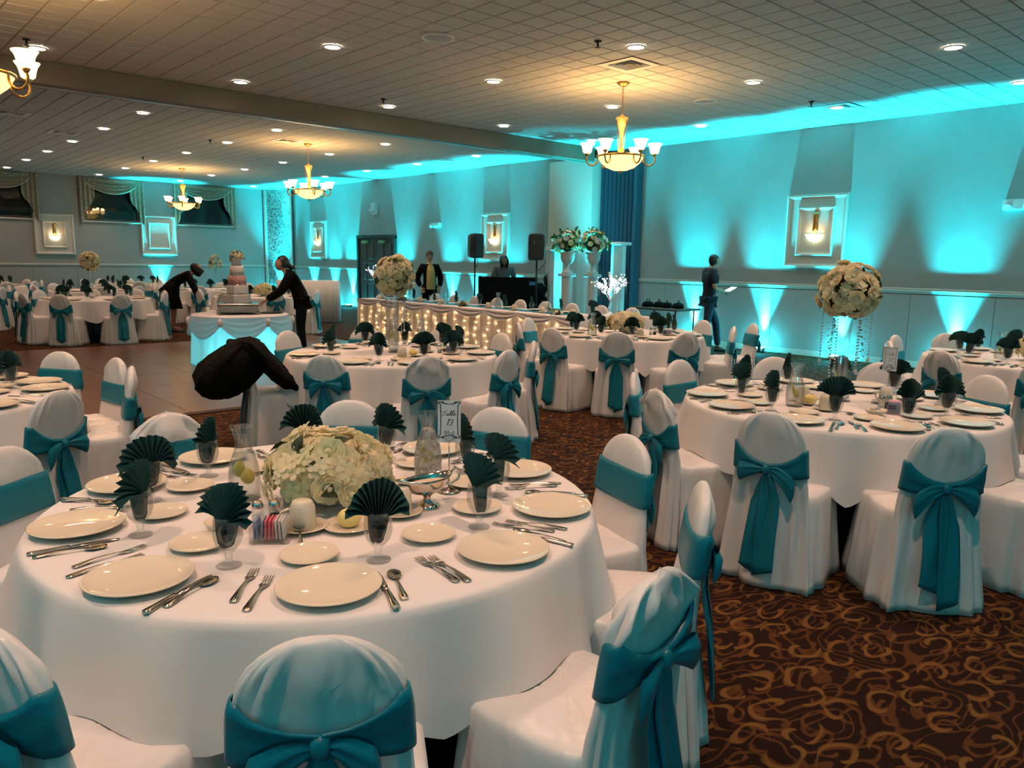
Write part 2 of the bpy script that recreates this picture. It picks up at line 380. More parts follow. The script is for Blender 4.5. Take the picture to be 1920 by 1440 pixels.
# --- far window wall: built round its three window openings
WIN = [(3.45, 4.95), (6.3, 7.85), (9.05, 10.78)]; WZ0, WZ1 = 2.5, 3.62
wf = struct('wall_far', MB().box(((XL+DX)/2, DY+0.1, WZ0/2), (DX-XL+0.4, 0.2, WZ0)), M_WALL)
xs = [XL-0.2]+[e for w in WIN for e in w]+[DX+0.2]
for i in range(0, len(xs), 2):
    MB().box(((xs[i]+xs[i+1])/2, DY+0.1, (WZ0+WZ1)/2), (xs[i+1]-xs[i], 0.2, WZ1-WZ0)).build('wall_pier', M_WALL, wf, smooth=False)
MB().box(((XL+DX)/2, DY+0.1, (WZ1+CZ)/2), (DX-XL+0.4, 0.2, CZ-WZ1)).build('wall_header', M_WALL, wf, smooth=False)
x = -1.0; pmesh = MB().box((0, 0, 0), (1.157, 0.014, RZ-0.16), bev=0.004).mesh('wall_panel', M_WAIN, False)
while x < 12.0:
    put('wall_panel', pmesh, wf, (x+0.58, DY-0.007, 0.10+(RZ-0.16)/2)); x += 1.165
struct('trim_2', rail_prof_y(DY, XL, 12.0, RZ, 0.07, 0.04, -1), M_TRIM)
struct('baseboard_far', MB().box(((XL+12)/2, DY-0.012, 0.05), (12-XL, 0.024, 0.10), bev=0.006), M_TRIM)
struct('wall_left', MB().box((XL-0.1, (YN+DY)/2, CZ/2), (0.2, DY-YN+0.4, CZ)), M_WALL)
struct('wall_near', MB().box(((XL+DX)/2, YN-0.1, CZ/2), (DX-XL, 0.2, CZ)), M_WALL)
for i, (a, b_) in enumerate(WIN):
    w = MB()
    for zc, hh in ((WZ0+0.03, 0.06), (WZ1-0.03, 0.06)): w.box(((a+b_)/2, DY+0.05, zc), (b_-a, 0.10, hh))
    for xx in (a+0.03, b_-0.03): w.box((xx, DY+0.05, (WZ0+WZ1)/2), (0.06, 0.10, WZ1-WZ0-0.12))
    wo = struct('window_%d' % (i+1), w, mat('bronze_window_frame', (0.05, 0.045, 0.04), 0.4))
    MB().box(((a+b_)/2, DY+0.06, (WZ0+WZ1)/2), (b_-a-0.1, 0.012, WZ1-WZ0-0.1)).build('window_pane', M_GLASS, wo, smooth=False)
    MB().box(((a+b_)/2, DY-0.02, WZ0-0.02), (b_-a+0.12, 0.08, 0.04), bev=0.008).build('window_sill', M_TRIM, wo, smooth=False)
    MB().box(((a+b_)/2, DY+0.7, (WZ0+WZ1)/2), (b_-a+1.2, 0.05, 2.0)).build('night_outside', M_NIGHT, wo, smooth=False)
# swag valances
def valance(a, b_, label):
    t = thing('window_valance', label, 'valance', ((a+b_)/2, DY, 0)); hw = (b_-a)/2
    n, m = 26, 14; P = np.zeros((m, n, 3))
    for j in range(m):
        v = j/(m-1)
        for i in range(n):
            u = -1+2*i/(n-1)
            drop = 0.10+0.36*v*(1-u*u)**0.8
            P[j, i] = (u*(hw-0.02), -0.09-0.05*math.sin(v*PI*6.5)*(1-u*u)-0.05*(1-u*u), CZ-0.02-drop if v > 0 else CZ-0.02)
    MB().grid(P).build('swag', M_DRAPE, t)
    MB().tube([tuple(q) for q in P[m-1]], 0.014, 5).build('swag_trim', M_VALCORD, t)
    for s in (-1, 1):
        n, m = 22, 8; P = np.zeros((m, n, 3))
        for j in range(m):
            v = j/(m-1)
            for i in range(n):
                q = i/(n-1)                       # 0 at the outer edge, 1 at the inner
                low = 1.42-0.88*q+0.05*math.sin(q*9)
                P[j, i] = (s*(hw+0.14-q*0.42), -0.10-0.03*math.sin(q*PI*7), CZ-0.01-v*low)
        MB().grid(P).build('jabot', M_DRAPE, t)
for (a, b_), lb in zip(WIN, ('brown jacquard swag valance on the window nearest the edge of view', 'jacquard swag valance on the middle window between the two moulded panels',
                            'jacquard swag valance on the last window before the sequin corner')):
    valance(a, b_, lb)
# --- ceiling: backing, grid and tiles
ce = struct('ceiling', MB().box(((XL+DX)/2, (YN+DY)/2, CZ+0.09), (DX-XL+0.4, DY-YN+0.4, 0.15)), M_GROOVE_SHADE)
TS = 0.5712
tile_mesh = MB()
for sx in (-1, 1):
    for sy in (-1, 1): tile_mesh.box((sx*TS/4, sy*TS/4, 0), (TS/2-0.014, TS/2-0.014, 0.016), bev=0.003)
tile_mesh = tile_mesh.mesh('ceiling_tile', M_TILE, False)
cand = []
zones = [(5.57, YN, 10.9), (13.69, 11.26, DY)]
vents = [(7.26, 6.14), (7.26, 14.83), (7.26, 22.8), (11.25, 5.57), (11.25, 14.83), (2.7, 15.4), (3.8, 17.1)]
def snap(x, y):
    for y0, lo, hi in zones:
        if lo <= y <= hi: return (6.69+TS*round((x-6.69)/TS), y0+TS*round((y-y0)/TS))
    return (x, y)
vents = [snap(*q) for q in vents]
vset = {(round(q[0], 2), round(q[1], 2)) for q in vents}
for y0, lo, hi in zones:
    for i in range(-25, 14):
        for j in range(-20, 25):
            x = 6.69+TS*i; y = y0+TS*j
            if x-TS/2 < XL+0.01 or x+TS/2 > DX-0.0 and x-TS/2 > DX-0.15 or y-TS/2 < lo-0.01 or y+TS/2 > hi+0.3: continue
            if (round(x, 2), round(y, 2)) in vset: continue
            cand.append((x, y))
def tkey(q):
    p = project(q[0], q[1], CZ)
    seen = p[2] > 0.2 and -120 < p[0] < 2040 and p[1] > -90
    return (0 if seen else 1, math.hypot(q[0], q[1]))
cand.sort(key=tkey)
for x, y in cand[:300]: put('ceiling_tile', tile_mesh, ce, (x, y, CZ+0.012))
rest = MB()
for x, y in cand[300:]:
    s = (TS/2-0.014)/2
    for sx in (-1, 1):
        for sy in (-1, 1):
            qx, qy = x+sx*TS/4, y+sy*TS/4
            rest.add([(qx-s, qy-s, CZ+.004), (qx-s, qy+s, CZ+.004), (qx+s, qy+s, CZ+.004), (qx+s, qy-s, CZ+.004), (qx-s, qy-s, CZ+.016), (qx-s, qy+s, CZ+.016), (qx+s, qy+s, CZ+.016), (qx+s, qy-s, CZ+.016)],
                     [(0, 1, 2, 3), (0, 4, 5, 1), (1, 5, 6, 2), (2, 6, 7, 3), (3, 7, 4, 0)])
tag(rest.build('ceiling_tiles_far', M_TILE, ce, smooth=False), kind='stuff')
beam = struct('ceiling_beam', MB().box(((XL+11.95)/2, 11.08, (3.52+CZ)/2), (11.95-XL, 0.34, CZ-3.52), bev=0.006), M_BEAM)
MB().box(((XL+11.9)/2, 11.08, 3.515), (11.9-XL, 0.06, 0.02)).build('partition_track', mat('track_aluminium', (0.5, 0.5, 0.5), 0.4, 0.8), beam, smooth=False)
# pilaster at the end of the beam
pil = struct('pilaster', MB().box((12.38, 11.76, 1.82), (0.46, 1.26, 3.64), bev=0.01), mat('ivory_pilaster_paint', (0.76, 0.71, 0.62), 0.6))
# accordion partition folded against the wall
ap = thing('accordion_partition', 'folded dark blue accordion partition stacked beside the white pilaster', 'partition', (0, 0, 0))
for i in range(9):
    y0 = 10.16+i*0.108
    P = []
    for z in (0.02, 1.2, 2.4, 3.5):
        P.append([(12.58, y0, z), (12.42, y0+0.012, z), (12.36, y0+0.054, z), (12.42, y0+0.096, z), (12.58, y0+0.108, z)])
    MB().grid(np.array(P), cv=True, capu=True).build('pleat', M_BLUEV, ap, smooth=False)
# --- moulded panels and sconces on the walls
def frame_ring(w, h, t, d, y0):
    """mitred picture-frame moulding in local XZ, sticking out towards -Y"""
    mb = MB(); pts = []
    for ins, dep in ((0, 0), (0, d*0.8), (t*0.35, d), (t*0.7, d*0.55), (t, d*0.35), (t, 0)):
        x = w/2-ins; z = h/2-ins
        pts.append([(-x, -y0-dep, -z), (x, -y0-dep, -z), (x, -y0-dep, z), (-x, -y0-dep, z)])
    return mb.grid(np.array(pts), cv=True)
def moulded_panel(cx, cy, cz_, w, h, rz, label, sconce=None):
    t = thing('moulded_wall_panel', label, 'wall panel', (cx, cy, cz_), rz)
    MB().box((0, -0.02, 0), (w-0.04, 0.04, h-0.04)).build('panel_board', M_TRIM, t, smooth=False)
    frame_ring(w, h, 0.11, 0.07, 0.0).build('outer_moulding', M_TRIM, t, smooth=False)
    frame_ring(w*0.60, h*0.66, 0.06, 0.035, 0.04).build('inner_moulding', M_TRIM, t, smooth=False)
    if sconce:
        s = thing('wall_sconce', sconce, 'sconce', (cx-math.sin(-rz)*0, cy, cz_), rz)
        s.location = Vector((cx, cy, cz_-0.04))+Matrix.Rotation(rz, 3, 'Z') @ Vector((0, -0.05, 0))
        MB().lathe([(0.03, -0.10), (0.05, -0.03), (0.04, 0.10), (0.055, 0.22), (0.02, 0.26)], 12, (0, 0, 0.1), sy=0.35).build('back_plate', M_BRASS, s)
        th = np.linspace(0, PI, 15)
        P = np.array([[(r*math.cos(a), -0.01-r*math.sin(a), z) for a in th] for r, z in ((0.012, -0.135), (0.06, -0.125), (0.105, -0.09), (0.135, -0.03), (0.145, 0.0))])
        MB().grid(P).build('bowl_shade', mat('sconce_bowl', (0.9, 0.8, 0.6), 0.4, emit=(1.0, 0.80, 0.50), es=4.5), s)
        MB().tube([(0.148*math.cos(a), -0.01-0.148*math.sin(a), 0.003) for a in th], 0.008, 6).build('rim', M_BRASS, s)
        MB().ball((0, -0.07, -0.15), 0.014).build('finial', M_BRASS, s)
        lamp('POINT', (0, -0.09, 0.03), P_SCONCE, (1.0, 0.62, 0.30), 0.03, parent=s)
    return t
RX = -PI/2                                        # local -Y looks towards -X on the right wall
moulded_panel(DX, 6.45, 2.10, 1.07, 1.22, RX, 'white moulded wall panel with sconce near the walking man', 'glowing half bowl sconce on the panel above the walking man')
moulded_panel(DX, 14.68, 2.08, 1.04, 1.16, RX, 'white moulded wall panel with sconce between the loudspeakers', 'glowing half bowl sconce on the panel between the loudspeakers')
moulded_panel(DX, 23.65, 2.08, 1.06, 1.22, RX, 'white moulded wall panel with sconce beside the sequin corner', 'glowing half bowl sconce on the panel beside the sequin corner')
moulded_panel(5.45, DY, 2.06, 1.04, 1.18, 0, 'dim moulded panel with amber sconce on the window wall', 'amber half bowl sconce on the dim window wall panel')
moulded_panel(8.4, DY, 2.11, 1.10, 1.24, 0, 'moulded panel washed in cyan between two valanced windows')
# --- double door
dt = MB()
dt.box((DX-0.03, DOORA-0.05, 1.08), (0.10, 0.10, 2.16)); dt.box((DX-0.03, DOORB+0.05, 1.08), (0.10, 0.10, 2.16)); dt.box((DX-0.03, (DOORA+DOORB)/2, 2.15), (0.11, DOORB-DOORA+0.2, 0.10))
do = struct('door_1', dt, mat('dark_door_frame', (0.03, 0.02, 0.017), 0.5))
for kk, yc in enumerate((DOORA+0.475, DOORB-0.475)):
    lf = MB().box((DX-0.012, yc, 1.045), (0.05, 0.935, 2.09), bev=0.004).build('door_leaf', M_DOOR, do, smooth=False)
    for zz, hh in ((1.72, 0.46), (1.12, 0.50), (0.48, 0.56)):
        for dy in (-0.21, 0.21): MB().box((DX-0.042, yc+dy, zz), (0.022, 0.31, hh), bev=0.010).build('raised_panel', M_DOOR, lf, smooth=False)
    MB().box((DX-0.06, yc+(0.40 if kk == 0 else -0.40), 1.0), (0.05, 0.03, 0.22), bev=0.008).build('door_handle', M_BRASS, lf, smooth=False)
    MB().box((DX-0.075, yc+0.1, 2.00), (0.07, 0.30, 0.08), bev=0.006).build('door_closer', mat('door_closer_lit_green', (0.25, 0.33, 0.12), 0.5), lf, smooth=False)  # green in the closer colour stands in for teal light falling on it
# --- sequin panel across the corner
p0 = Vector((12.00, DY-0.07, 0)); p1 = Vector((DX-0.07, 25.46, 0)); dv = (p1-p0); L_ = dv.length; dv.normalize(); nv = Vector((-dv.y, dv.x, 0)); nv = -nv if nv.dot(p0) > 0 else nv
sq = thing('sequin_corner_panel', 'shimmering sequin panel with white edging across the far corner', 'backdrop')
def seq_mat():
    m = bpy.data.materials.new('sequin_fabric'); m.use_nodes = True; nt = m.node_tree; b = nt.nodes['Principled BSDF']
    b.inputs['Roughness'].default_value = 0.25; b.inputs['Metallic'].default_value = 0.7
    tc = nt.nodes.new('ShaderNodeTexCoord'); vo = nt.nodes.new('ShaderNodeTexVoronoi'); vo.inputs['Scale'].default_value = 28
    nt.links.new(tc.outputs['Object'], vo.inputs['Vector'])
    r = nt.nodes.new('ShaderNodeValToRGB'); r.color_ramp.elements[0].color = (0.10, 0.10, 0.09, 1); r.color_ramp.elements[1].color = (0.85, 0.85, 0.8, 1)
    s = nt.nodes.new('ShaderNodeSeparateColor'); nt.links.new(vo.outputs['Color'], s.inputs[0]); nt.links.new(s.outputs[0], r.inputs[0]); nt.links.new(r.outputs[0], b.inputs['Base Color'])
    bp = nt.nodes.new('ShaderNodeBump'); bp.inputs['Distance'].default_value = 0.03; bp.inputs['Strength'].default_value = 0.8
    nt.links.new(s.outputs[1], bp.inputs['Height']); nt.links.new(bp.outputs[0], b.inputs['Normal'])
    return m
ang = math.atan2(dv.y, dv.x); mid = (p0+p1)/2
MB().box((mid.x, mid.y, CZ/2), (L_, 0.05, CZ-0.02), rz=ang).build('sequin_sheet', seq_mat(), sq, smooth=False)
for q in (p0, p1): MB().box((q.x+nv.x*0.05, q.y+nv.y*0.05, CZ/2), (0.07, 0.07, CZ-0.02), rz=ang, bev=0.01).build('edge_post', M_TRIM, sq, smooth=False)
# --- dance floor, in square panels
df = thing('dance_floor', 'polished red-brown wooden dance floor laid on the carpet', 'dance floor', (0, 0, 0))
PS = 0.914; dmesh = MB().box((0, 0, 0.009), (PS-0.004, PS-0.004, 0.018), bev=0.003).mesh('floor_panel', M_DANCE, False)
ddx, ddy = 9, 7; DFX, DFY = -1.0, 7.68
for i in range(ddx):
    for j in range(ddy): put('floor_panel', dmesh, df, (DFX+PS*(i+0.5), DFY+PS*(j+0.5), 0), rz=(PI/2 if (i+j) % 2 else 0))
MB().box((DFX+PS*ddx/2, DFY-0.035, 0.006), (PS*ddx+0.14, 0.07, 0.012)).build('edge_ramp', mat('dance_floor_edge', (0.035, 0.018, 0.01), 0.4), df, smooth=False)
MB().box((DFX+PS*ddx/2, DFY+PS*ddy+0.035, 0.006), (PS*ddx+0.14, 0.07, 0.012)).build('edge_ramp', MATS['dance_floor_edge'], df, smooth=False)
MB().box((DFX+PS*ddx+0.035, DFY+PS*ddy/2, 0.006), (0.07, PS*ddy, 0.012)).build('edge_ramp', MATS['dance_floor_edge'], df, smooth=False)
# ------------------------------------------------------------------ ceiling fixtures
ring_mesh = MB().lathe([(0.105, 0.0), (0.105, -0.008), (0.085, -0.012), (0.080, -0.002)], 20, cap=False).mesh('trim_ring', M_WHITE)
lens_mesh = MB().lathe([(0.083, -0.004), (0.05, -0.006), (0.001, -0.007)], 20, cap=False).mesh('lens', M_LENS)
GX = [-2.45, -0.16, 2.10, 4.41, 6.69, 8.98, 11.2]
down = [(x, y) for x in GX for y in (1.0, 3.27, 5.57, 7.88, 10.3)] + [(x, y) for x in (-0.1, 2.0, 4.22, 6.5, 8.8, 11.15) for y in (13.69, 15.95, 18.25, 20.5, 22.8, 25.33)]
rowl = {1.0: 'row over the front tables'}
for x, y in down:
    vis = in_view(x, y, CZ, 20, 20)
    far = y > 11
    if far and x < 1: continue
    ys = (13.69, 15.95, 18.25, 20.5, 22.8, 25.33) if far else (10.3, 7.88, 5.57, 3.27, 1.0, -1.3)
    ccount = [-0.1, 2.0, 4.22, 6.5, 8.8, 11.15][::-1] if far else GX[::-1]
    lb = 'round recessed downlight, %s row %s the beam, %s from the cyan wall' % (ORD[ys.index(y)], 'beyond' if far else 'before', ORD[ccount.index(x)])
    d = thing('recessed_downlight', lb, 'ceiling light', (x, y, CZ-0.003), 0, 'recessed lights beyond the beam' if far else 'recessed lights before the beam')
    put('trim_ring', ring_mesh, d); put('lens', lens_mesh, d)
    lamp('SPOT', (0, 0, -0.02), (P_DOWN_FAR if far else P_DOWN)*(0.5 if x > 11 else 1.0), C_DOWN, 0.06, (0, 0, 0), d, math.radians(100), 1.0)
def vent(x, y, label):
    v = thing('ceiling_vent', label, 'air vent', (x, y, CZ))
    w = TS-0.03
    MB().add([(-w/2, -w/2, 0), (w/2, -w/2, 0), (w/2, w/2, 0), (-w/2, w/2, 0), (-w/2+.09, -w/2+.09, 0.0), (w/2-.09, -w/2+.09, 0), (w/2-.09, w/2-.09, 0), (-w/2+.09, w/2-.09, 0)],
             [(0, 4, 5, 1), (1, 5, 6, 2), (2, 6, 7, 3), (3, 7, 4, 0)]).build('vent_frame', M_WHITE, v, smooth=False)
    for q in (0.17, 0.115, 0.06):
        mb = MB(); a, c = q, q-0.04
        mb.add([(-a, -a, -0.004), (a, -a, -0.004), (a, a, -0.004), (-a, a, -0.004), (-c, -c, 0.05), (c, -c, 0.05), (c, c, 0.05), (-c, c, 0.05)], [(0, 4, 5, 1), (1, 5, 6, 2), (2, 6, 7, 3), (3, 7, 4, 0)])
        mb.build('louver', M_WHITE, v, smooth=False)
    MB().box((0, 0, 0.055), (0.4, 0.4, 0.01)).build('duct_box', M_BLACK, v, smooth=False)
for (x, y), lb in zip(vents, ('square ceiling vent beside the nearest chandelier chain', 'square ceiling vent near the middle chandelier', 'square ceiling vent near the far chandelier', 'square ceiling vent close to the cyan wall before the beam',
                              'square ceiling vent close to the cyan wall beyond the beam', 'square ceiling vent beyond the beam at the frame edge', 'square ceiling vent beyond the beam, second from the frame edge')):
    vent(x, y, lb)
for (x, y), lb in zip(((5.0, 6.78), (9.55, 6.66)), ('round white ceiling speaker grille away from the cyan wall', 'round white ceiling speaker grille nearer the cyan wall')):
    s = thing('ceiling_speaker', lb, 'ceiling speaker', (x, y, CZ))
    MB().lathe([(0.17, 0.0), (0.17, -0.012), (0.145, -0.016), (0.14, -0.006)], 24, cap=False).build('speaker_ring', M_WHITE, s)
    MB().lathe([(0.14, -0.006), (0.08, -0.013), (0.001, -0.015)], 24, cap=False).build('speaker_grille', mat('speaker_grille', (0.42, 0.42, 0.40), 0.6), s)
for x, y, lb in ((6.26, 5.72, 'small fire sprinkler head beside the nearest vent'), (6.32, 9.87, 'small fire sprinkler head just before the beam'), (1.94, 9.98, 'small fire sprinkler head above the partly seen chandelier'),
                 (6.12, 15.84, 'small fire sprinkler head beyond the beam near the middle chandelier'), (6.06, 19.83, 'small fire sprinkler head near the far chandelier'), (10.58, 5.63, 'small fire sprinkler head by the cyan wall vent')):
    s = thing('fire_sprinkler', lb, 'sprinkler', (x, y, CZ))
    MB().lathe([(0.04, 0), (0.038, -0.01), (0.012, -0.012), (0.012, -0.05), (0.006, -0.052)], 12).build('sprinkler_body', M_IRON, s)
    MB().lathe([(0.028, -0.066), (0.028, -0.062), (0.004, -0.060)], 12).build('deflector', M_IRON, s)
# chandeliers
CH = {}
def chand_meshes():
    m = {}
    m['canopy'] = MB().lathe([(0.001, -0.045), (0.03, -0.045), (0.07, -0.02), (0.085, 0.0)], 20).mesh('canopy', M_BRASS)
    mb = MB()
    for i in range(8):                            # chain links
        z = -0.06-i*0.042; pts = [(0.011*math.cos(a) if i % 2 else 0, 0 if i % 2 else 0.011*math.cos(a), z-0.0+0.026*math.sin(a)) for a in np.linspace(0, 2*PI, 9)]
        mb.tube(pts, 0.0035, 4, cap=False)
    m['chain'] = mb.mesh('chain', M_BRASS)
    m['column'] = MB().lathe([(0.008, -0.38), (0.022, -0.40), (0.075, -0.425), (0.078, -0.44), (0.055, -0.50), (0.035, -0.56), (0.022, -0.64), (0.020, -0.80), (0.045, -0.83), (0.03, -0.85), (0.03, -0.90)], 18).mesh('column', mat('amber_column', (0.75, 0.45, 0.16), 0.3, 0.4, emit=(1.0, 0.5, 0.1), es=0.35))
    m['strap'] = MB().tube([(0.072, 0, -0.44), (0.068, 0, -0.52), (0.055, 0, -0.62), (0.045, 0, -0.72), (0.040, 0, -0.83)], 0.006, 5).mesh('strap', M_BRASS)
    m['bowl'] = MB().lathe([(0.012, -1.085), (0.10, -1.075), (0.19, -1.035), (0.25, -0.985), (0.29, -0.915)], 28, cap=False).mesh('bowl', M_BOWL)
    m['bowl_rim'] = MB().tube([(0.295*math.cos(a), 0.295*math.sin(a), -0.905) for a in np.linspace(0, 2*PI, 33)], 0.014, 6, cap=False).mesh('bowl_rim', M_BRASS)
    m['finial'] = MB().lathe([(0.002, -1.125), (0.018, -1.11), (0.014, -1.095), (0.03, -1.085)], 10).mesh('finial', M_BRASS)
    pts = [(0.29, 0, -0.91)]+[(0.365+0.075*math.cos(a), 0, -0.935+0.085*math.sin(a)) for a in np.linspace(PI*0.95, 2.05*PI, 12)]
    pts += [(0.43, 0, -0.90), (0.43, 0, -0.885)]
    m['arm'] = MB().tube(pts, 0.011, 6).mesh('arm', M_BRASS)
    m['cup'] = MB().lathe([(0.012, -0.905), (0.028, -0.885), (0.034, -0.865)], 12, (0.43, 0, 0)).mesh('socket_cup', M_BRASS)
    m['shade'] = MB().lathe([(0.03, -0.872), (0.052, -0.855), (0.062, -0.81), (0.073, -0.775), (0.094, -0.745)], 18, (0.43, 0, 0), cap=False).mesh('shade', M_SHADE)
    return m
CM = chand_meshes()
def chandelier(x, y, label, rz=0.0):
    c = thing('chandelier', label, 'chandelier', (x, y, CZ), rz, 'chandeliers')
    for kk in ('canopy', 'chain', 'column', 'bowl', 'bowl_rim', 'finial'): put(kk, CM[kk], c)
    for i in range(3): put('strap', CM['strap'], c, rz=i*2*PI/3+0.4)
    for i in range(6):
        a = put('arm', CM['arm'], c, rz=i*PI/3); put('socket_cup', CM['cup'], a); put('shade', CM['shade'], a)
        lamp('POINT', (0.43*math.cos(i*PI/3), 0.43*math.sin(i*PI/3), -0.73), P_CHAND, C_CHAND, 0.05, parent=c)
    lamp('POINT', (0, 0, -0.86), P_CHAND*0.8, C_CHAND, 0.10, parent=c)
chandelier(7.9, 6.76, 'brass chandelier with six lit shades nearest the white pilaster', 0.25)
chandelier(7.73, 14.88, 'brass chandelier with six lit shades beyond the beam, before the cyan wall', 0.3)
chandelier(7.59, 21.68, 'brass chandelier with six lit shades farthest off by the windows', 0.1)
chandelier(1.03, 7.32, 'brass chandelier cut by the frame edge with amber shades', 0.312)
# uplights along the walls
ub = MB().box((0, 0, 0.045), (0.16, 0.20, 0.05), bev=0.01).mesh('lamp_housing', M_WHITE, False)
ul = MB().box((0, 0, 0.075), (0.12, 0.16, 0.012), bev=0.004).mesh('lens', M_UPLENS, False)
uy = MB()
for s in (-1, 1): uy.box((0, s*0.11, 0.04), (0.03, 0.012, 0.08))
uy.box((0, 0, 0.006), (0.05, 0.22, 0.012)); uy = uy.mesh('yoke', M_IRON, False)
def uplight(x, y, dirx, diry, label, power=1.0, dist=0.18, spread=46):
    u = thing('led_uplight', label, 'uplight', (x+dirx*dist, y+diry*dist, 0), math.atan2(diry, dirx), 'uplights on the floor')
    put('lamp_housing', ub, u); put('lens', ul, u); put('yoke', uy, u)
    lamp('SPOT', (0, 0, 0.10), P_UP*power, C_UP, 0.03, (0, PI+math.radians(2), 0), u, math.radians(spread), 1.0)
    lamp('SPOT', (0, 0, 0.10), P_UP*power*0.24, (0.08, 0.85, 0.95), 0.03, (0, PI-math.radians(19), 0), u, math.radians(24), 1.0)
    lamp('POINT', (0, 0, 0.13), P_UP*power*0.006, C_UP, 0.05, None, u)
for i, y in enumerate((4.15, 5.86, 7.28, 8.77)):
    uplight(DX, y, -1, 0, ('cyan floor uplight along the wall, %s from the pilaster' % ORD[3-i]))
for i, y in enumerate((0.9, 2.5)): uplight(DX, y, -1, 0, 'cyan floor uplight farther along the wall, %s past the frame edge' % ORD[1-i])
for i, (y, pw) in enumerate(((14.0, .6), (15.35, .8), (16.4, .9), (18.62, 1), (21.5, 1.1), (22.6, 1), (24.0, 1))):
    uplight(DX, y, -1, 0, 'cyan floor uplight beyond the pilaster, %s towards the sequin corner' % ORD[i], pw)
uplight(8.4, DY, 0, -1, 'cyan floor uplight under the moulded panel of the window wall', 0.9)
uplight(12.28, 25.9, -0.83, -0.56, 'cyan floor uplight before the sequin corner panel', 0.9, 0.3)
for x, y, dx_, dy_ in ((XL, -1.5, 1, 0), (XL, 1.0, 1, 0), (XL, 3.5, 1, 0), (XL, 6.0, 1, 0), (-2.5, YN, 0, 1), (0.5, YN, 0, 1), (3.5, YN, 0, 1)):
    uplight(x, y, dx_, dy_, 'cyan floor uplight on the unseen walls behind, %s along' % ORD[int((x+y+12)*1.1)], 0.13, spread=120)
# emergency lights
for y, z, lb, w, h in ((20.17, 2.95, 'boxy emergency light high above the double door', 0.20, 0.34), (17.1, 2.42, 'twin head emergency light on the wall above the man', 0.36, 0.13), (3.5, 2.42, 'twin head emergency light on the wall at the frame edge', 0.40, 0.15)):
    e = thing('emergency_light', lb, 'emergency light', (DX, y, z))
    MB().box((-0.05, 0, 0), (0.10, w, h), bev=0.015).build('housing', M_WHITE, e, smooth=False)
    for s in (-1, 1):
        hd = MB().lathe([(0.001, -0.03), (0.04, -0.03), (0.055, 0.03), (0.05, 0.035), (0.001, 0.03)], 14).build('lamp_head', M_WHITE, e, (-0.13, s*min(0.12, w*0.32), -h*0.15)); hd.rotation_euler = (0, -PI/2-0.3, 0)
# ------------------------------------------------------------------ covered chairs
CH_H = 0.865
def back_dims(z):
    """half width, half depth, y centre of the covered back at height z"""
    if z < 0.45: a = 0.222-0.037*(z/0.45)
    elif z < 0.66: a = 0.185-0.010*(z-0.45)/0.21
    else:
        u = min(1.0, (z-0.66)/(CH_H-0.66)); a = 0.175*max(0.0, 1-u**2.3)**(1/2.1)
    if z < 0.62: t = 0.045-0.012*(z/0.62)
    else:
        u = (z-0.62)/(CH_H-0.62); t = 0.033*math.sqrt(max(0.0, 1-min(1, u)**5))
    yc = -0.212-0.055*max(0, (z-0.45)/0.415)-0.035*max(0, (0.45-z)/0.45)
    return a, t, yc
def back_pt(z, th, off=0.0, wr=None):
    a, t, yc = back_dims(z)
    c, s = math.cos(th), math.sin(th)
    x = a*se(c, 0.55); y = t*se(s, 0.75)
    d = off+(wr(z, th) if wr else 0.0)
    n = math.hypot(c*0.25, s) or 1
    return (x+d*c*0.9, yc+y+d*s/n*0.95, z)
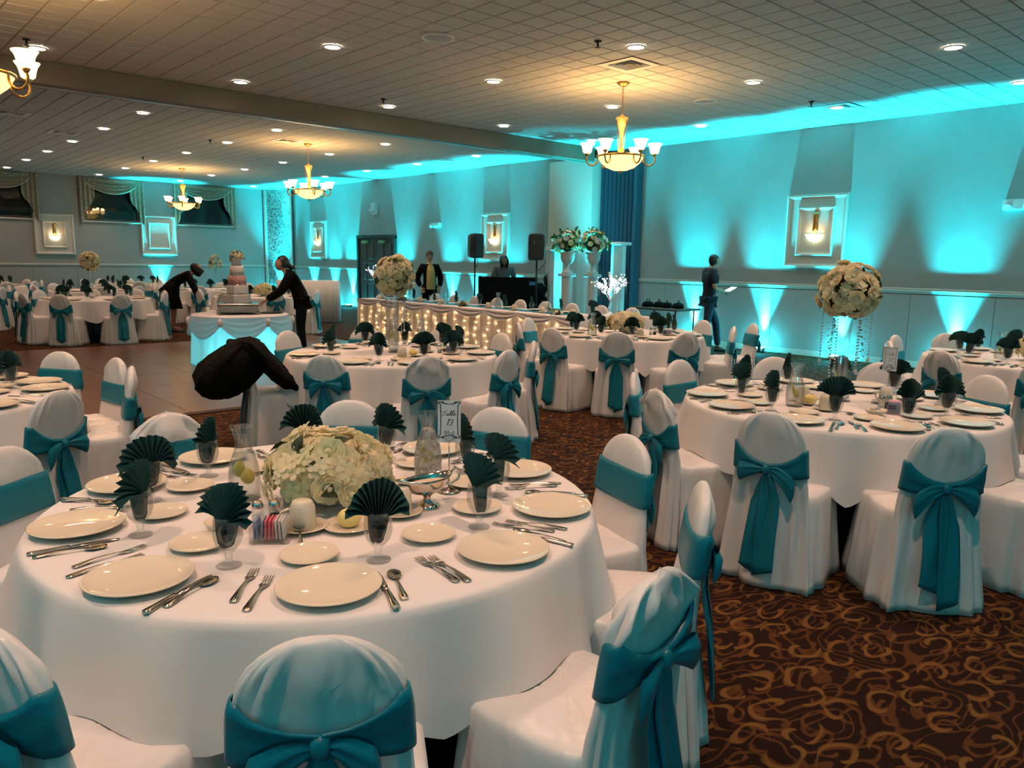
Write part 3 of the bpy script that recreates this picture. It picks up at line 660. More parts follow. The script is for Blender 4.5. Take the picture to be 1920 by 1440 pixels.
def cover_mesh(seed, crumple=0.0):
    r = random.Random(seed)
    ph = [r.uniform(0, 2*PI) for _ in range(8)]; am = [r.uniform(.6, 1.3) for _ in range(8)]
    def wr(z, th):
        back = max(0.0, -math.sin(th))
        w = 0.0
        if z < 0.60:
            g = (0.60-z)/0.60
            w += (0.003+0.016*g)*(am[0]*math.sin(5*th+ph[0])+am[1]*0.7*math.sin(9*th+ph[1])+0.5*(1-2*abs(math.sin(6.5*th+ph[3]+1.5*g))))*(0.4+0.6*back)
            w += 0.006*am[2]*math.sin(14*th+ph[2]+6*z)*back*math.exp(-((z-0.45)/0.16)**2)*1.6
        else:
            g = min(1, (z-0.60)/0.06)*min(1.0, max(0.0, (CH_H-0.02-z)/0.06))
            w += g*back*(0.0075*(1-2*abs(math.sin(5.5*th+ph[3]+3*z)))+0.006*am[3]*math.sin(17*th+ph[4]-5*z)+0.006*am[6]*math.sin(7*th+ph[1]+9*z))
            w += g*crumple*(0.014*math.sin(6*th+ph[5]+22*z)+0.010*math.sin(9*th+ph[6]-31*z))
        lo, hi = (0.575, 0.72)
        q = min(1.0, max(0.0, abs(z-(lo+hi)/2)-(hi-lo)/2)/0.05)
        return w*(0.12+0.88*q)-0.004*(1-q)
    mb = MB(); n = 56
    zs = [0.006, 0.04, 0.10, 0.18, 0.27, 0.36, 0.44, 0.50, 0.55, 0.60, 0.645, 0.68, 0.715, 0.75, 0.78, 0.805, 0.825, 0.842, 0.855, 0.8625]
    P = [[back_pt(z+(0.012*crumple*math.sin(3*t+ph[7]) if z > 0.8 else 0), t, 0, wr) for t in np.linspace(0, 2*PI, n, endpoint=False)] for z in zs]
    mb.grid(np.array(P), cv=True, capu=True)
    # seat and skirt
    n = 64; rows = []
    for z, ins in ((0.006, -0.035), (0.05, -0.032), (0.14, -0.024), (0.24, -0.016), (0.34, -0.008), (0.42, -0.002), (0.452, 0.002), (0.466, 0.014), (0.473, 0.05), (0.478, 0.12), (0.479, 0.19)):
        row = []
        g = max(0.0, (0.46-z)/0.46)
        for t in np.linspace(0, 2*PI, n, endpoint=False):
            c, s = math.cos(t), math.sin(t)
            w = g*(0.013*am[4]*math.sin(7*t+ph[2])+0.012*am[5]*math.sin(11*t+ph[4])+0.008*(1-2*abs(math.sin(9*t+ph[6]))))
            bump = 0.003*math.sin(5*c*2+ph[1])*math.sin(6*s+ph[0]) if z > 0.465 else 0
            hx = 0.218-ins+w; hy = 0.218-ins+w
            row.append((hx*se(c, 0.42), -0.015+hy*se(s, 0.42), z+bump))
        rows.append(row)
    mb.grid(np.array(rows), cv=True, capu=True)
    return mb.mesh('slip_cover', M_SATIN)
def sash_mesh(seed, dz=0.0):
    r = random.Random(seed); p1, p2 = r.uniform(0, 6), r.uniform(0, 6)
    n = 60; rows = []
    tilt = r.uniform(-0.012, 0.012)
    for j, v in enumerate((-0.5, -0.49, -0.34, -0.17, 0.0, 0.17, 0.34, 0.49, 0.5)):
        row = []
        for i in range(n+1):
            th = -PI/2+2*PI*i/n
            bk = max(0.0, -math.sin(th))**1.0
            near = max(0.0, 1-min(abs(i), abs(n-i))/(n*0.16))       # 1 at the knot
            h = 0.135*(1-0.62*near**1.3); zc = 0.632+dz-(0.022 if dz else 0.046)*near**0.9+tilt*math.cos(th)
            off = 0.005+0.004*bk+0.012*near
            if abs(v) == 0.5: off = -0.001+0.002*bk+0.008*near
            pl = 0.0035*bk*math.sin(v*26+p1+th*2)+0.002*bk*math.sin(v*44+p2)
            row.append(back_pt(zc+v*h, th, off+pl))
        rows.append(row)
    return MB().grid(np.array(rows)).mesh('sash', M_TEAL)
KZ = 0.587; KY = back_dims(KZ)[2]-back_dims(KZ)[1]-0.022
def bow_loop_mesh(s, seed):
    r = random.Random(seed); L = r.uniform(0.095, 0.135); droop = r.uniform(0.01, 0.065); hh = r.uniform(0.034, 0.048); dep = r.uniform(0.016, 0.024); ph = r.uniform(0, 6)
    rows = []
    for k in range(15):
        p = k/14; q = math.sin(PI*p)**0.85; half = 0.010+hh*q**0.8
        yd = -dep*math.sin(2*PI*p) if p < 0.5 else dep*0.30*abs(math.sin(2*PI*p))
        if abs(p-0.5) < 0.01: half *= 0.93
        row = []
        for i in range(9):
            u = -1+2*i/8
            rip = 0.0045*math.cos(u*7.5+ph)*(1-q*0.75)
            row.append((s*(0.010+L*q*(1-0.10*u*u)), KY-0.005+yd*(1-0.55*u*u)+rip, KZ-droop*q*q*1.2+half*u-0.012*q*(u < 0)*abs(u)))
        rows.append(row)
    A = np.array(rows)
    return MB().grid(A).mesh('bow_loop', M_TEAL)
def knot_mesh(seed):
    mb = MB(); rows = []
    for k in range(9):
        v = -1+2*k/8; rr = math.sqrt(max(0.02, 1-v*v))
        rows.append([(0.021*rr*math.cos(t)*(1+0.18*math.sin(4*t+seed+v*2)), KY-0.004+0.016*rr*math.sin(t)*(1+0.15*math.sin(5*t+v*3)), KZ+0.026*v) for t in np.linspace(0, 2*PI, 14, endpoint=False)])
    return mb.grid(np.array(rows), cv=True, capu=True).mesh('knot', M_TEAL)
def tail_mesh(seed, side):
    r = random.Random(seed); zb = r.uniform(0.05, 0.13); off = side*r.uniform(0.018, 0.035); sway = side*r.uniform(0.0, 0.03)
    wb = r.uniform(0.085, 0.105); ph = r.uniform(0, 6); front = []; back = []
    m = 10
    for k in range(14):
        q = k/13; z = KZ-0.015-(KZ-0.015-zb)*q
        a, t, yc = back_dims(min(z, 0.6)); yb = yc-t-0.016-0.020*min(1, q*1.6)-(0.006 if side > 0 else 0)
        w = 0.028+(wb-0.028)*min(1, q*3.2)**0.7
        f = []; b_ = []
        for i in range(m):
            u = -1+2*i/(m-1)
            x = off*min(1, q*3)+sway*q*q+u*w/2
            y = yb-0.007*math.cos(u*4.2+ph)*(1-0.5*q)+0.004*math.sin(q*7+u*2+ph)
            f.append((x, y-0.0015, z+(0.02*u*side if k == 13 else 0))); b_.append((x, y+0.0015, z+(0.02*u*side if k == 13 else 0)))
        front.append(f+b_[::-1])
    return MB().grid(np.array(front), cv=True, capu=True).mesh('sash_tail', M_TEAL)
COVERS = [cover_mesh(11+i, c) for i, c in enumerate((0, 0, 0.0, 0.35, 1.0))]
SASHES = [sash_mesh(3+i) for i in range(3)]; SASHES_UP = [sash_mesh(6+i, 0.045) for i in range(2)]
LOOPS = [[bow_loop_mesh(s, 20+i) for i in range(4)] for s in (-1, 1)]
KNOTS = [knot_mesh(i) for i in range(2)]
TAILS = [[tail_mesh(40+i*2+(s > 0), s) for i in range(4)] for s in (-1, 1)]
def chair(x, y, rz, label, group, k, cover=None, up=False):
    c = thing('covered_chair', label, 'chair', (x, y, 0), rz, group)
    put('slip_cover', COVERS[cover if cover is not None else k % 4], c)
    s = put('sash', SASHES_UP[k % 2] if up else SASHES[k % 3], c); zz = (0, -0.006, 0.069) if up else (0, 0, 0)
    put('bow_loop', LOOPS[0][k % 4], s, zz); put('bow_loop', LOOPS[1][(k+1) % 4], s, zz); put('knot', KNOTS[k % 2], s, zz)
    put('sash_tail', TAILS[0][k % 4], s, zz); put('sash_tail', TAILS[1][(k+2) % 4], s, zz)
    return c
# ------------------------------------------------------------------ round tables and cloths
TR, TZ = 0.892, 0.739
CT = TZ+0.001                                     # top of the cloth
def table_parts(t):
    MB().lathe([(0.001, TZ-0.03), (TR-0.02, TZ-0.03), (TR-0.014, TZ-0.02), (TR-0.014, TZ-0.008), (TR-0.02, TZ-0.004), (0.001, TZ-0.004)], 40, cap=False).build('table_top', M_TABLE, t, smooth=False)
    for s in (-1, 1):
        for q in (-1, 1):
            MB().tube([(s*0.42, q*0.30, TZ-0.03), (s*0.44, q*0.32, 0.03), (s*0.44, q*0.32, 0.0)], 0.014, 8).build('leg', M_IRON, t)
        MB().tube([(s*0.425, -0.30, TZ-0.12), (s*0.425, 0.30, TZ-0.12)], 0.010, 8).build('cross_bar', M_IRON, t)
def cloth_mesh(seats, seed):
    r = random.Random(seed); ph = [r.uniform(0, 6) for _ in range(6)]
    n = 220; rows = []
    th = np.linspace(0, 2*PI, n, endpoint=False)
    def seatness(t):
        return max([math.exp(-((((t-s+PI) % (2*PI))-PI)/0.24)**4) for s in seats] or [0])
    S = [seatness(t) for t in th]
    for rr in (0.0005, 0.3, 0.6, 0.8, TR-0.03): rows.append([(rr*math.cos(t), rr*math.sin(t), CT) for t in th])
    rows.append([((TR-0.008)*math.cos(t), (TR-0.008)*math.sin(t), CT-0.001) for t in th])
    rows.append([((TR+0.002)*math.cos(t), (TR+0.002)*math.sin(t), CT-0.008) for t in th])
    for q in (0.06, 0.15, 0.28, 0.42, 0.58, 0.74, 0.88, 1.0):
        row = []
        for i, t in enumerate(th):
            hem = 0.385+0.099*S[i]+0.024*math.sin(5*t+ph[0])*(1-S[i])-0.02*math.sin(14*t+ph[1])*(1-S[i])
            z = CT-0.008-(CT-0.008-hem)*q
            fold = (1-S[i]*0.8)*(0.034*math.sin(14*t+ph[1])+0.022*math.sin(23*t+ph[2])+0.022*(1-2*abs(math.sin(10*t+ph[4]))))+0.010*math.sin(13*t+ph[3])
            rad = TR+0.004+0.012*q+q**0.9*(0.022+fold+0.038*S[i])
            row.append((rad*math.cos(t), rad*math.sin(t), z))
        rows.append(row)
    return MB().grid(np.array(rows), cv=True).mesh('tablecloth', M_CLOTH)
# ------------------------------------------------------------------ tableware meshes
def lathe_mesh(name, prof, m, n=24): return MB().lathe(prof, n, cap=False).mesh(name, m)
def plate_prof(R, h):
    low = [(0.001, 0.003), (R*0.58, 0.003), (R*0.66, 0.006), (R*0.98, h-0.002), (R, h), (R*0.985, h+0.0022)]
    return low+[(R*q, 0.0065+(h-0.0045)*q**3.2) for q in (0.95, 0.9, 0.84, 0.78, 0.70, 0.6, 0.48, 0.34, 0.18, 0.01)]
PLATE = lathe_mesh('dinner_plate', plate_prof(0.131, 0.021), M_CHINA, 48)
BREAD = lathe_mesh('bread_plate', plate_prof(0.081, 0.0155), M_CHINA, 36)
SAUCER = lathe_mesh('saucer', [(0.001, 0.003), (0.04, 0.003), (0.05, 0.006), (0.074, 0.015), (0.076, 0.0165), (0.073, 0.018), (0.05, 0.010), (0.03, 0.0075), (0.001, 0.007)], M_CHINA, 32)
GOB = lathe_mesh('goblet', [(0.001, 0.0), (0.033, 0.0), (0.0345, 0.002), (0.030, 0.0055), (0.012, 0.012), (0.008, 0.022), (0.011, 0.030), (0.009, 0.036), (0.020, 0.045), (0.033, 0.062), (0.0395, 0.085), (0.0385, 0.110), (0.0345, 0.139), (0.0335, 0.1395),
                                  (0.0370, 0.110), (0.0378, 0.085), (0.0315, 0.064), (0.018, 0.049), (0.001, 0.043)], M_GLASS, 24)
def fan_mesh(seed, spread=100, R=0.105, tw=0.0):
    r = random.Random(seed); N = 14; cols = 2*N+1
    rowsp = ((-0.080, 0.012, 0.0, 0.010), (-0.070, 0.024, 0.0, 0.013), (-0.04, 0.034, 0.0, 0.016), (0.0, 0.040, 0.0, 0.018), (0.012, 0.040, 0.25, 0.016), (0.03, 0.024, 0.55, 0.013), (0.05, 0.015, 0.85, 0.011), (0.052, 0.012, 1.0, 0.009))
    F = []
    jit = [r.uniform(-0.06, 0.06) for _ in range(cols)]
    for z0, hw, f, am in rowsp:
        row = []
        for j in range(cols):
            t = -1+2*j/(cols-1); a = math.radians(spread)*t
            rho = R*f*(1+0.5*jit[j])*(1.0 if abs(t) < 0.85 else 1.08)
            zig = (1 if j % 2 else -1)*am
            x = hw*t+rho*math.sin(a); z = min(z0, 0.02)+rho*math.cos(a)-(0.02*f*(abs(t)**6))
            y = zig+tw*math.sin(t*2.0)*f+0.012*f*math.cos(t*3)
            row.append((x, y, z))
        F.append(row)
    A = np.array(F); A[:, :, 0] *= 0.72; A[:, :, 2] = np.where(A[:, :, 2] > 0, A[:, :, 2]*0.80, A[:, :, 2]); B = A.copy(); A[:, :, 1] -= 0.0012; B[:, :, 1] += 0.0012
    return MB().grid(np.concatenate([A, B[::-1]]), cu=True).mesh('fan_napkin', M_NAP, False)
FANS = [fan_mesh(1), fan_mesh(2, 92, 0.10, 0.02), fan_mesh(3, 112, 0.10, -0.03), fan_mesh(4, 80, 0.11, 0.035), fan_mesh(5, 100, 0.095, 0.05)]
def strip(pts, th=0.0022):
    """flat tapered bar along local Y from (y, half width, z) rows"""
    up = [[(-w, y, z+th), (w, y, z+th), (w, y, z), (-w, y, z)] for y, w, z in pts]
    return MB().grid(np.array(up), cv=True, capu=True)
def fork_mesh():
    mb = strip([(-0.10, 0.004, 0.001), (-0.097, 0.0095, 0.001), (-0.085, 0.0105, 0.002), (-0.06, 0.0075, 0.005), (-0.02, 0.0035, 0.008), (0.015, 0.003, 0.006), (0.03, 0.007, 0.003), (0.042, 0.0125, 0.001), (0.052, 0.0125, 0.001)], 0.0024)
    for k in range(4):
        x = -0.0105+0.007*k
        mb.add([(x-.0018, .052, .001), (x+.0018, .052, .001), (x+.0018, .052, .0034), (x-.0018, .052, .0034), (x-.0010, .098, .005), (x+.0010, .098, .005), (x+.0010, .098, .0065), (x-.0010, .098, .0065)],
               [(0, 3, 2, 1), (4, 5, 6, 7), (0, 1, 5, 4), (1, 2, 6, 5), (2, 3, 7, 6), (3, 0, 4, 7)])
    return mb.mesh('fork', M_STEEL)
def spoon_mesh():
    mb = strip([(-0.09, 0.004, 0.001), (-0.087, 0.0095, 0.001), (-0.075, 0.0105, 0.002), (-0.05, 0.007, 0.005), (-0.01, 0.003, 0.008), (0.035, 0.0032, 0.006)], 0.0024)
    rows = []
    for q in (1.0, 0.7, 0.35, 0.02): rows.append([(0.019*q*math.cos(t), 0.062+0.030*q*math.sin(t), 0.0075-0.0065*(1-q*q)) for t in np.linspace(0, 2*PI, 16, endpoint=False)])
    rows2 = [[(x, y, z-0.0015) for x, y, z in r_] for r_ in rows]
    mb.grid(np.array(rows2[::-1]+rows), cv=True, cu=False)
    return mb.mesh('spoon', M_STEEL)
def knife_mesh():
    mb = strip([(-0.115, 0.005, 0.001), (-0.112, 0.0095, 0.001), (-0.10, 0.0105, 0.001), (-0.06, 0.0075, 0.002), (-0.02, 0.006, 0.003), (-0.012, 0.0075, 0.003)], 0.005)
    mb2 = strip([(-0.012, 0.0065, 0.003), (0.03, 0.0085, 0.003), (0.08, 0.009, 0.003), (0.108, 0.006, 0.003), (0.115, 0.002, 0.003)], 0.0014)
    mb.add(mb2.v, mb2.f)
    return mb.mesh('knife', M_STEEL)
FORK, SPOON, KNIFE = fork_mesh(), spoon_mesh(), knife_mesh()
CUPM = lathe_mesh('cup_body', [(0.001, 0.0), (0.026, 0.0), (0.030, 0.003), (0.038, 0.020), (0.040, 0.084), (0.0385, 0.0855), (0.036, 0.083), (0.035, 0.022), (0.027, 0.008), (0.001, 0.006)], M_CHINA, 24)
HANDLE = MB().tube([(0.038, 0, 0.070), (0.058, 0, 0.068), (0.066, 0, 0.052), (0.060, 0, 0.034), (0.038, 0, 0.026)], [0.006, 0.005, 0.005, 0.005, 0.006], 8).mesh('cup_handle', M_CHINA)
CARAFE = lathe_mesh('carafe_glass', [(0.001, 0.0), (0.045, 0.0), (0.050, 0.004), (0.053, 0.05), (0.052, 0.09), (0.046, 0.13), (0.030, 0.175), (0.026, 0.195), (0.029, 0.215), (0.040, 0.248), (0.042, 0.252), (0.0395, 0.251), (0.027, 0.216), (0.024, 0.195), (0.028, 0.174), (0.044, 0.129), (0.050, 0.09), (0.051, 0.05), (0.047, 0.008), (0.001, 0.006)], M_GLASS, 28)
WATERM = lathe_mesh('water', [(0.001, 0.0065), (0.0465, 0.0085), (0.0505, 0.05), (0.0495, 0.09), (0.0435, 0.129), (0.033, 0.158), (0.001, 0.158)], M_WATER, 24)
ICEM = lathe_mesh('iced_water', [(0.001, 0.0065), (0.0465, 0.0085), (0.0505, 0.05), (0.0495, 0.09), (0.0435, 0.129), (0.0275, 0.174), (0.0235, 0.19), (0.001, 0.194)], M_ICE, 24)
LEMON = MB().lathe([(0.001, -0.004), (0.026, -0.004), (0.028, 0.0), (0.026, 0.004), (0.001, 0.004)], 16, cap=False).mesh('lemon_slice', M_LEMON)
SHK = lathe_mesh('shaker_glass', [(0.001, 0), (0.02, 0), (0.021, 0.004), (0.017, 0.06), (0.001, 0.06)], M_GLASS, 14)
SHC = lathe_mesh('shaker_cap', [(0.018, 0.06), (0.0185, 0.068), (0.013, 0.080), (0.001, 0.083)], M_SILVER, 14)
def T_(o, parent=None): return o
def cup_on(x, y, z, label, group, flipped, rz):
    c = thing('coffee_cup', label, 'cup', (x, y, z), rz, group)
    if flipped:
        b = put('cup_body', CUPM, c, (0, 0, 0.086)); b.rotation_euler = (PI, 0, 0)
        h = put('cup_handle', HANDLE, c, (0, 0, 0.086)); h.rotation_euler = (PI, 0, 0)
    else: put('cup_body', CUPM, c); put('cup_handle', HANDLE, c)
def carafe(x, y, label, group, iced):
    c = thing('carafe', label, 'carafe', (x, y, CT), 0, group)
    put('glass_body', CARAFE, c); put('iced_water' if iced else 'water', ICEM if iced else WATERM, c)
    for k in range(2):
        s = put('lemon_slice', LEMON, c, (0.014*(-1)**k, 0.008, 0.075+0.03*k)); s.rotation_euler = (1.1+0.4*k, 0.3, 0.5*k)
# flower heads
def petal(mb, R, w, lift, curl, az, z0=0.0):
    rows = []; jr = random.Random(int(az*1e4) % 99991)
    for q in (0.08, 0.45, 0.8, 1.0):
        ww = w*(0.3+0.9*math.sin(min(1, q*0.95+0.1)*PI*0.62))*(1 if q < 1 else 0.55)
        rr = R*q*math.cos(lift*(1-curl*q)); zz = z0+R*q*math.sin(lift*(1-curl*q))
        rows.append([(rr*math.cos(az)-u*ww*math.sin(az), rr*math.sin(az)+u*ww*math.cos(az), zz+0.25*ww*u*u+jr.uniform(-.10, .10)*R*(q > .6)) for u in (-1, -.4, .3, 1)])
    mb.grid(np.array(rows))
def rose_mesh(name, m, seed, R=0.045):
    r = random.Random(seed); mb = MB()
    for n, f, lift in ((6, 1.0, 0.50), (5, 0.95, 0.82), (5, 0.86, 1.06), (4, 0.78, 1.25), (3, 0.70, 1.42)):
        o = r.uniform(0, 6)
        for k in range(n): petal(mb, R*f, R*0.46*math.cos(lift)+0.006, lift+r.uniform(-.12, .12), 0.35, o+k*2*PI/n+r.uniform(-.15, .15))
    mb.ball((0, 0, R*0.42), R*0.26, 8, 6, (1, 1, 1.3))
    return mb.mesh(name, m)
def hyd_mesh(name, m, seed):
    r = random.Random(seed); mb = MB()
    for k in range(9):
        a = k*2.4; q = math.sqrt(k/9); x, y = 0.036*q*math.cos(a), 0.036*q*math.sin(a); z = 0.022*(1-q*q)
        o = r.uniform(0, 6)
        for j in range(4):
            az = o+j*PI/2; d = 0.020
            c, s = math.cos(az), math.sin(az)
            pt = lambda f, w, h: (x+d*(c*f-s*w), y+d*(s*f+c*w), z+h+r.uniform(-.0012, .0012))
            mb.add([(x, y, z), pt(.45, .42, .003), pt(.85, .50, .005), pt(1.12, .22, .004), pt(1.12, -.22, .004), pt(.85, -.50, .005), pt(.45, -.42, .003), pt(.62, 0, .0045)],
                   [(0, 7, 1), (1, 7, 2), (2, 7, 3), (3, 7, 4), (4, 7, 5), (5, 7, 6), (6, 7, 0)])
    return mb.mesh(name, m)
ROSES = [rose_mesh('rose', M_PETAL, 1), rose_mesh('rose', M_PETAL, 2), rose_mesh('rose', M_PETAL_G, 3)]
HYDS = [hyd_mesh('hydrangea', M_PETAL, 4), hyd_mesh('hydrangea', M_PETAL_G, 5)]
WROSES = [rose_mesh('rose', M_PETAL_W, 6, 0.05), rose_mesh('rose', M_PETAL, 7, 0.05), hyd_mesh('hydrangea', M_PETAL_W, 8)]
def leaf_mesh(m, L=0.075, w=0.02):
    rows = [[(-w*s, L*q, 0.012*math.sin(q*PI)+0.006*abs(s_)) for s_ in (1,)] for q, s in ()]
    P = []
    for q, ww in ((0, 0.1), (0.25, 0.8), (0.5, 1.0), (0.75, 0.7), (1.0, 0.06)):
        P.append([(u*w*ww, L*q, 0.014*math.sin(q*PI*0.9)+0.008*ww*abs(u)) for u in (-1, 0, 1)])
    return MB().grid(np.array(P)).mesh('leaf', m)
LEAF, LEAFG = leaf_mesh(M_LEAF), leaf_mesh(M_LEAF_G, 0.10, 0.022)
def orient(o, n, spin):
    q = Vector((0, 0, 1)).rotation_difference(Vector(n).normalized()); o.rotation_mode = 'QUATERNION'
    o.rotation_quaternion = q @ Matrix.Rotation(spin, 3, 'Z').to_quaternion()
def flower_ball(parent, c, r, n, zmin, kinds, leaf, nleaf, seed, sc=1.0, sq=(1, 1, 1)):
    rg = random.Random(seed)
    for k in range(n):
        z = 1-(1-zmin)*(k+0.5)/n; a = k*2.399963+seed; q = math.sqrt(max(0, 1-z*z))
        d = Vector((q*math.cos(a), q*math.sin(a), z)); rr = r*rg.uniform(0.80, 1.10)
        me = kinds[rg.randrange(len(kinds))]
        o = put(me.name.split('.')[0], me, parent, (c[0]+d.x*rr*sq[0], c[1]+d.y*rr*sq[1], c[2]+d.z*rr*sq[2]), sc=sc*rg.uniform(0.85, 1.15))
        orient(o, d+Vector((rg.uniform(-.3, .3), rg.uniform(-.3, .3), rg.uniform(-.2, .3))), rg.uniform(0, 6))
    for k in range(nleaf):
        z = rg.uniform(zmin, 0.9); a = rg.uniform(0, 6.28); q = math.sqrt(1-z*z); d = Vector((q*math.cos(a), q*math.sin(a), z))
        o = put('leaf', leaf, parent, (c[0]+d.x*r*0.92*sq[0], c[1]+d.y*r*0.92*sq[1], c[2]+d.z*r*0.92*sq[2]), sc=rg.uniform(0.8, 1.2))
        orient(o, d+Vector((rg.uniform(-1, 1), rg.uniform(-1, 1), rg.uniform(-1, 1)))*0.6, rg.uniform(0, 6))
CORE = MB().ball((0, 0, 0), 1.0, 14, 10).mesh('moss_core', mat('moss_core', (0.05, 0.045, 0.012), 0.9))
def low_centrepiece(x, y, label, seed, rz=0.0):
    t = thing('floral_centrepiece', label, 'flowers', (x, y, CT), rz)
    MB().lathe([(0.001, 0.0), (0.055, 0.0), (0.065, 0.01), (0.085, 0.055), (0.088, 0.06), (0.080, 0.058), (0.06, 0.015), (0.001, 0.01)], 24, cap=False).build('bowl', M_WHITE, t)
    put('moss_core', CORE, t, (0, 0, 0.12), sc=(0.135, 0.135, 0.085))
    flower_ball(t, (0, 0, 0.10), 0.152, 58, -0.22, ROSES[:2]*2+ROSES+HYDS[:1]*3+HYDS, LEAF, 14, seed, 1.12, (1.20, 1.20, 0.84))
def tall_centrepiece(x, y, label, seed, rz=0.0, detail=True):
    t = thing('tall_floral_centrepiece', label, 'flowers', (x, y, CT), rz)
    MB().lathe([(0.001, 0.0), (0.06, 0.0), (0.062, 0.006), (0.035, 0.03), (0.028, 0.10), (0.030, 0.30), (0.040, 0.52), (0.043, 0.53), (0.038, 0.528), (0.027, 0.30), (0.024, 0.10), (0.02, 0.04), (0.001, 0.03)], 24, cap=False).build('glass_vase', M_GLASS, t)
    MB().ball((0, 0, 0.035), 0.055, 14, 8, (1, 1, 0.55)).build('crystal_filling', mat('frosted_crystals', (0.75, 0.76, 0.75), 0.35), t)
    z = 0.66
    put('moss_core', CORE, t, (0, 0, z), sc=0.135)
    flower_ball(t, (0, 0, z), 0.150, 62, -0.92, ROSES+HYDS[:1]+ROSES[:2], LEAF, 26, seed, 1.0)
    if detail:
        bead = MB().ball((0, 0, 0), 0.0065, 6, 4)
        for k, (a, n) in enumerate(((0.4, 22), (1.5, 18), (2.6, 24), (3.7, 20), (4.8, 17), (5.7, 22))):
            mb = MB()
            for j in range(n):
                zz = z-0.10-0.019*j
                mb.ball((0.135*math.cos(a), 0.135*math.sin(a), zz), 0.0062 if j < n-1 else 0.012, 6, 4)
            tag(mb.build('crystal_strand', M_CRYSTAL, t), kind='stuff')
        for a in (0.9, 4.2):
            mb = MB()
            for j in range(26):
                zz = z-0.11-0.013*j; b_ = a+j*2.2; px, py = 0.10*math.cos(a)+0.01*math.cos(b_), 0.10*math.sin(a)+0.01*math.sin(b_)
                ex, ey = 0.022*math.cos(b_), 0.022*math.sin(b_)
                mb.add([(px, py, zz), (px+ex*.5-ey*.4, py+ey*.5+ex*.4, zz-.004), (px+ex, py+ey, zz-.012), (px+ex*.5+ey*.4, py+ey*.5-ex*.4, zz-.004)], [(0, 1, 2, 3)])
            tag(mb.build('trailing_vine', M_LEAF, t), kind='stuff')
# ------------------------------------------------------------------ one place setting
def place(tx, ty, phi, who, tname, far, k):
    """phi: direction of the seat from the table centre; labels say which seat"""
    n = Vector((math.cos(phi), math.sin(phi), 0)); g = Vector((-n.y, n.x, 0)); R_ = random.Random(k*17+int(tx*50))
    def at(r, s): p = Vector((tx, ty, CT))+n*(r+R_.uniform(-.012, .012))+g*(s+R_.uniform(-.012, .012)); return p
    def inst(name, me, r, s, rz, lab, cat, grp, z=0.0):
        p = at(r, s)
        return tag(put(name, me, None, (p.x, p.y, p.z+z), rz), lab, cat, grp)
    seat = '%s, %s' % (who, tname)
    face = phi+PI/2
    if not in_view(*(at(0.75, 0)), 60, 40): return
    inst('dinner_plate', PLATE, 0.752, 0.0, 0, 'cream dinner plate, '+seat, 'plate', 'dinner plates')
    p = at(0.57, 0.128)
    gb = tag(put('goblet', GOB, None, (p.x, p.y, p.z+0.0008)), 'clear stemmed goblet, '+seat, 'glass', 'napkin goblets')
    fr = face+R_.choice((0.0, 0.15, -0.2, 0.4, -0.5, 0.9))
    tag(put('fan_napkin', FANS[R_.randrange(5)], None, (p.x, p.y, p.z+0.132), fr, rot=(R_.uniform(-.08, .08), R_.uniform(-.10, .10), fr)), 'green fan napkin, '+seat, 'napkin', 'fan napkins')
    if far > 1: return
    inst('bread_plate', BREAD, 0.512, -0.045, 0, 'small bread plate, '+seat, 'bread plate', 'bread plates')
    out = phi+PI/2                                # local +Y points to the table centre
    a = R_.uniform(-.06, .06)
    inst('fork', FORK, 0.725, -0.165, out-0.25+a, 'inner steel fork, '+seat, 'fork', 'forks by the plates', 0.001)
    inst('fork', FORK, 0.685, -0.192, out-0.22+a, 'outer steel fork, '+seat, 'fork', 'forks by the plates', 0.001)
    inst('knife', KNIFE, 0.755, 0.152, out+R_.uniform(-.02, .18), 'steel table knife, '+seat, 'knife', 'knives by the plates', 0.001)
    inst('spoon', SPOON, 0.755, 0.183, out+R_.uniform(-.02, .16), 'steel soup spoon, '+seat, 'spoon', 'spoons by the plates', 0.001)
def seat_words(seats, tx, ty):
    """name each seat by going round from the one nearest the viewer"""
    camdir = math.atan2(-ty, -tx)
    key = lambda s: ((camdir-s) % (2*PI))          # clockwise seen from above
    base = min(seats, key=lambda s: abs(((s-camdir+PI) % (2*PI))-PI))
    order = sorted(seats, key=lambda s: ((base-s) % (2*PI)))
    return {s: ('nearest seat' if i == 0 else '%s seat clockwise from nearest' % ORD[i-1]) for i, s in enumerate(order)}
def dining_table(tx, ty, tname, angs, far, seed, covers={}, ring={}, plates=None, skip=()):
    seats = [math.radians(a) for a in angs]
    lab = {'front': ''}
    t = thing('round_table', 'round banquet table under the white cloth, '+tname, 'table', (tx, ty, 0), 0.3*seed, 'round banquet tables'); table_parts(t)
    me = cloth_mesh(seats, seed)
    tag(put('tablecloth', me, None, (tx, ty, 0)), 'white linen cloth falling in folds over '+tname, 'tablecloth', 'white tablecloths')
    words_ = seat_words(seats, tx, ty)
    for i, s in enumerate(seats):
        rr = ring.get(angs[i], 0.955)
        x, y = tx+rr*math.cos(s), ty+rr*math.sin(s)
        pts = [project(x, y, z) for z in (0.0, 0.85)]
        if any(p[2] > 0.15 and -160 < p[0] < 2080 and p[1] < 1900 for p in pts) and angs[i] not in skip:
            chair(x, y, s+PI/2+rng.uniform(-.05, .05), 'white chair with teal sash, %s, %s' % (words_[s], tname), 'chairs around round tables', seed*3+i, covers.get(angs[i]), up=(tname == N1 or seed % 3 == i % 3 and i % 2 == 0))
        place(tx, ty, math.radians(plates[i]) if plates else s, words_[s], tname, far, seed*20+i)
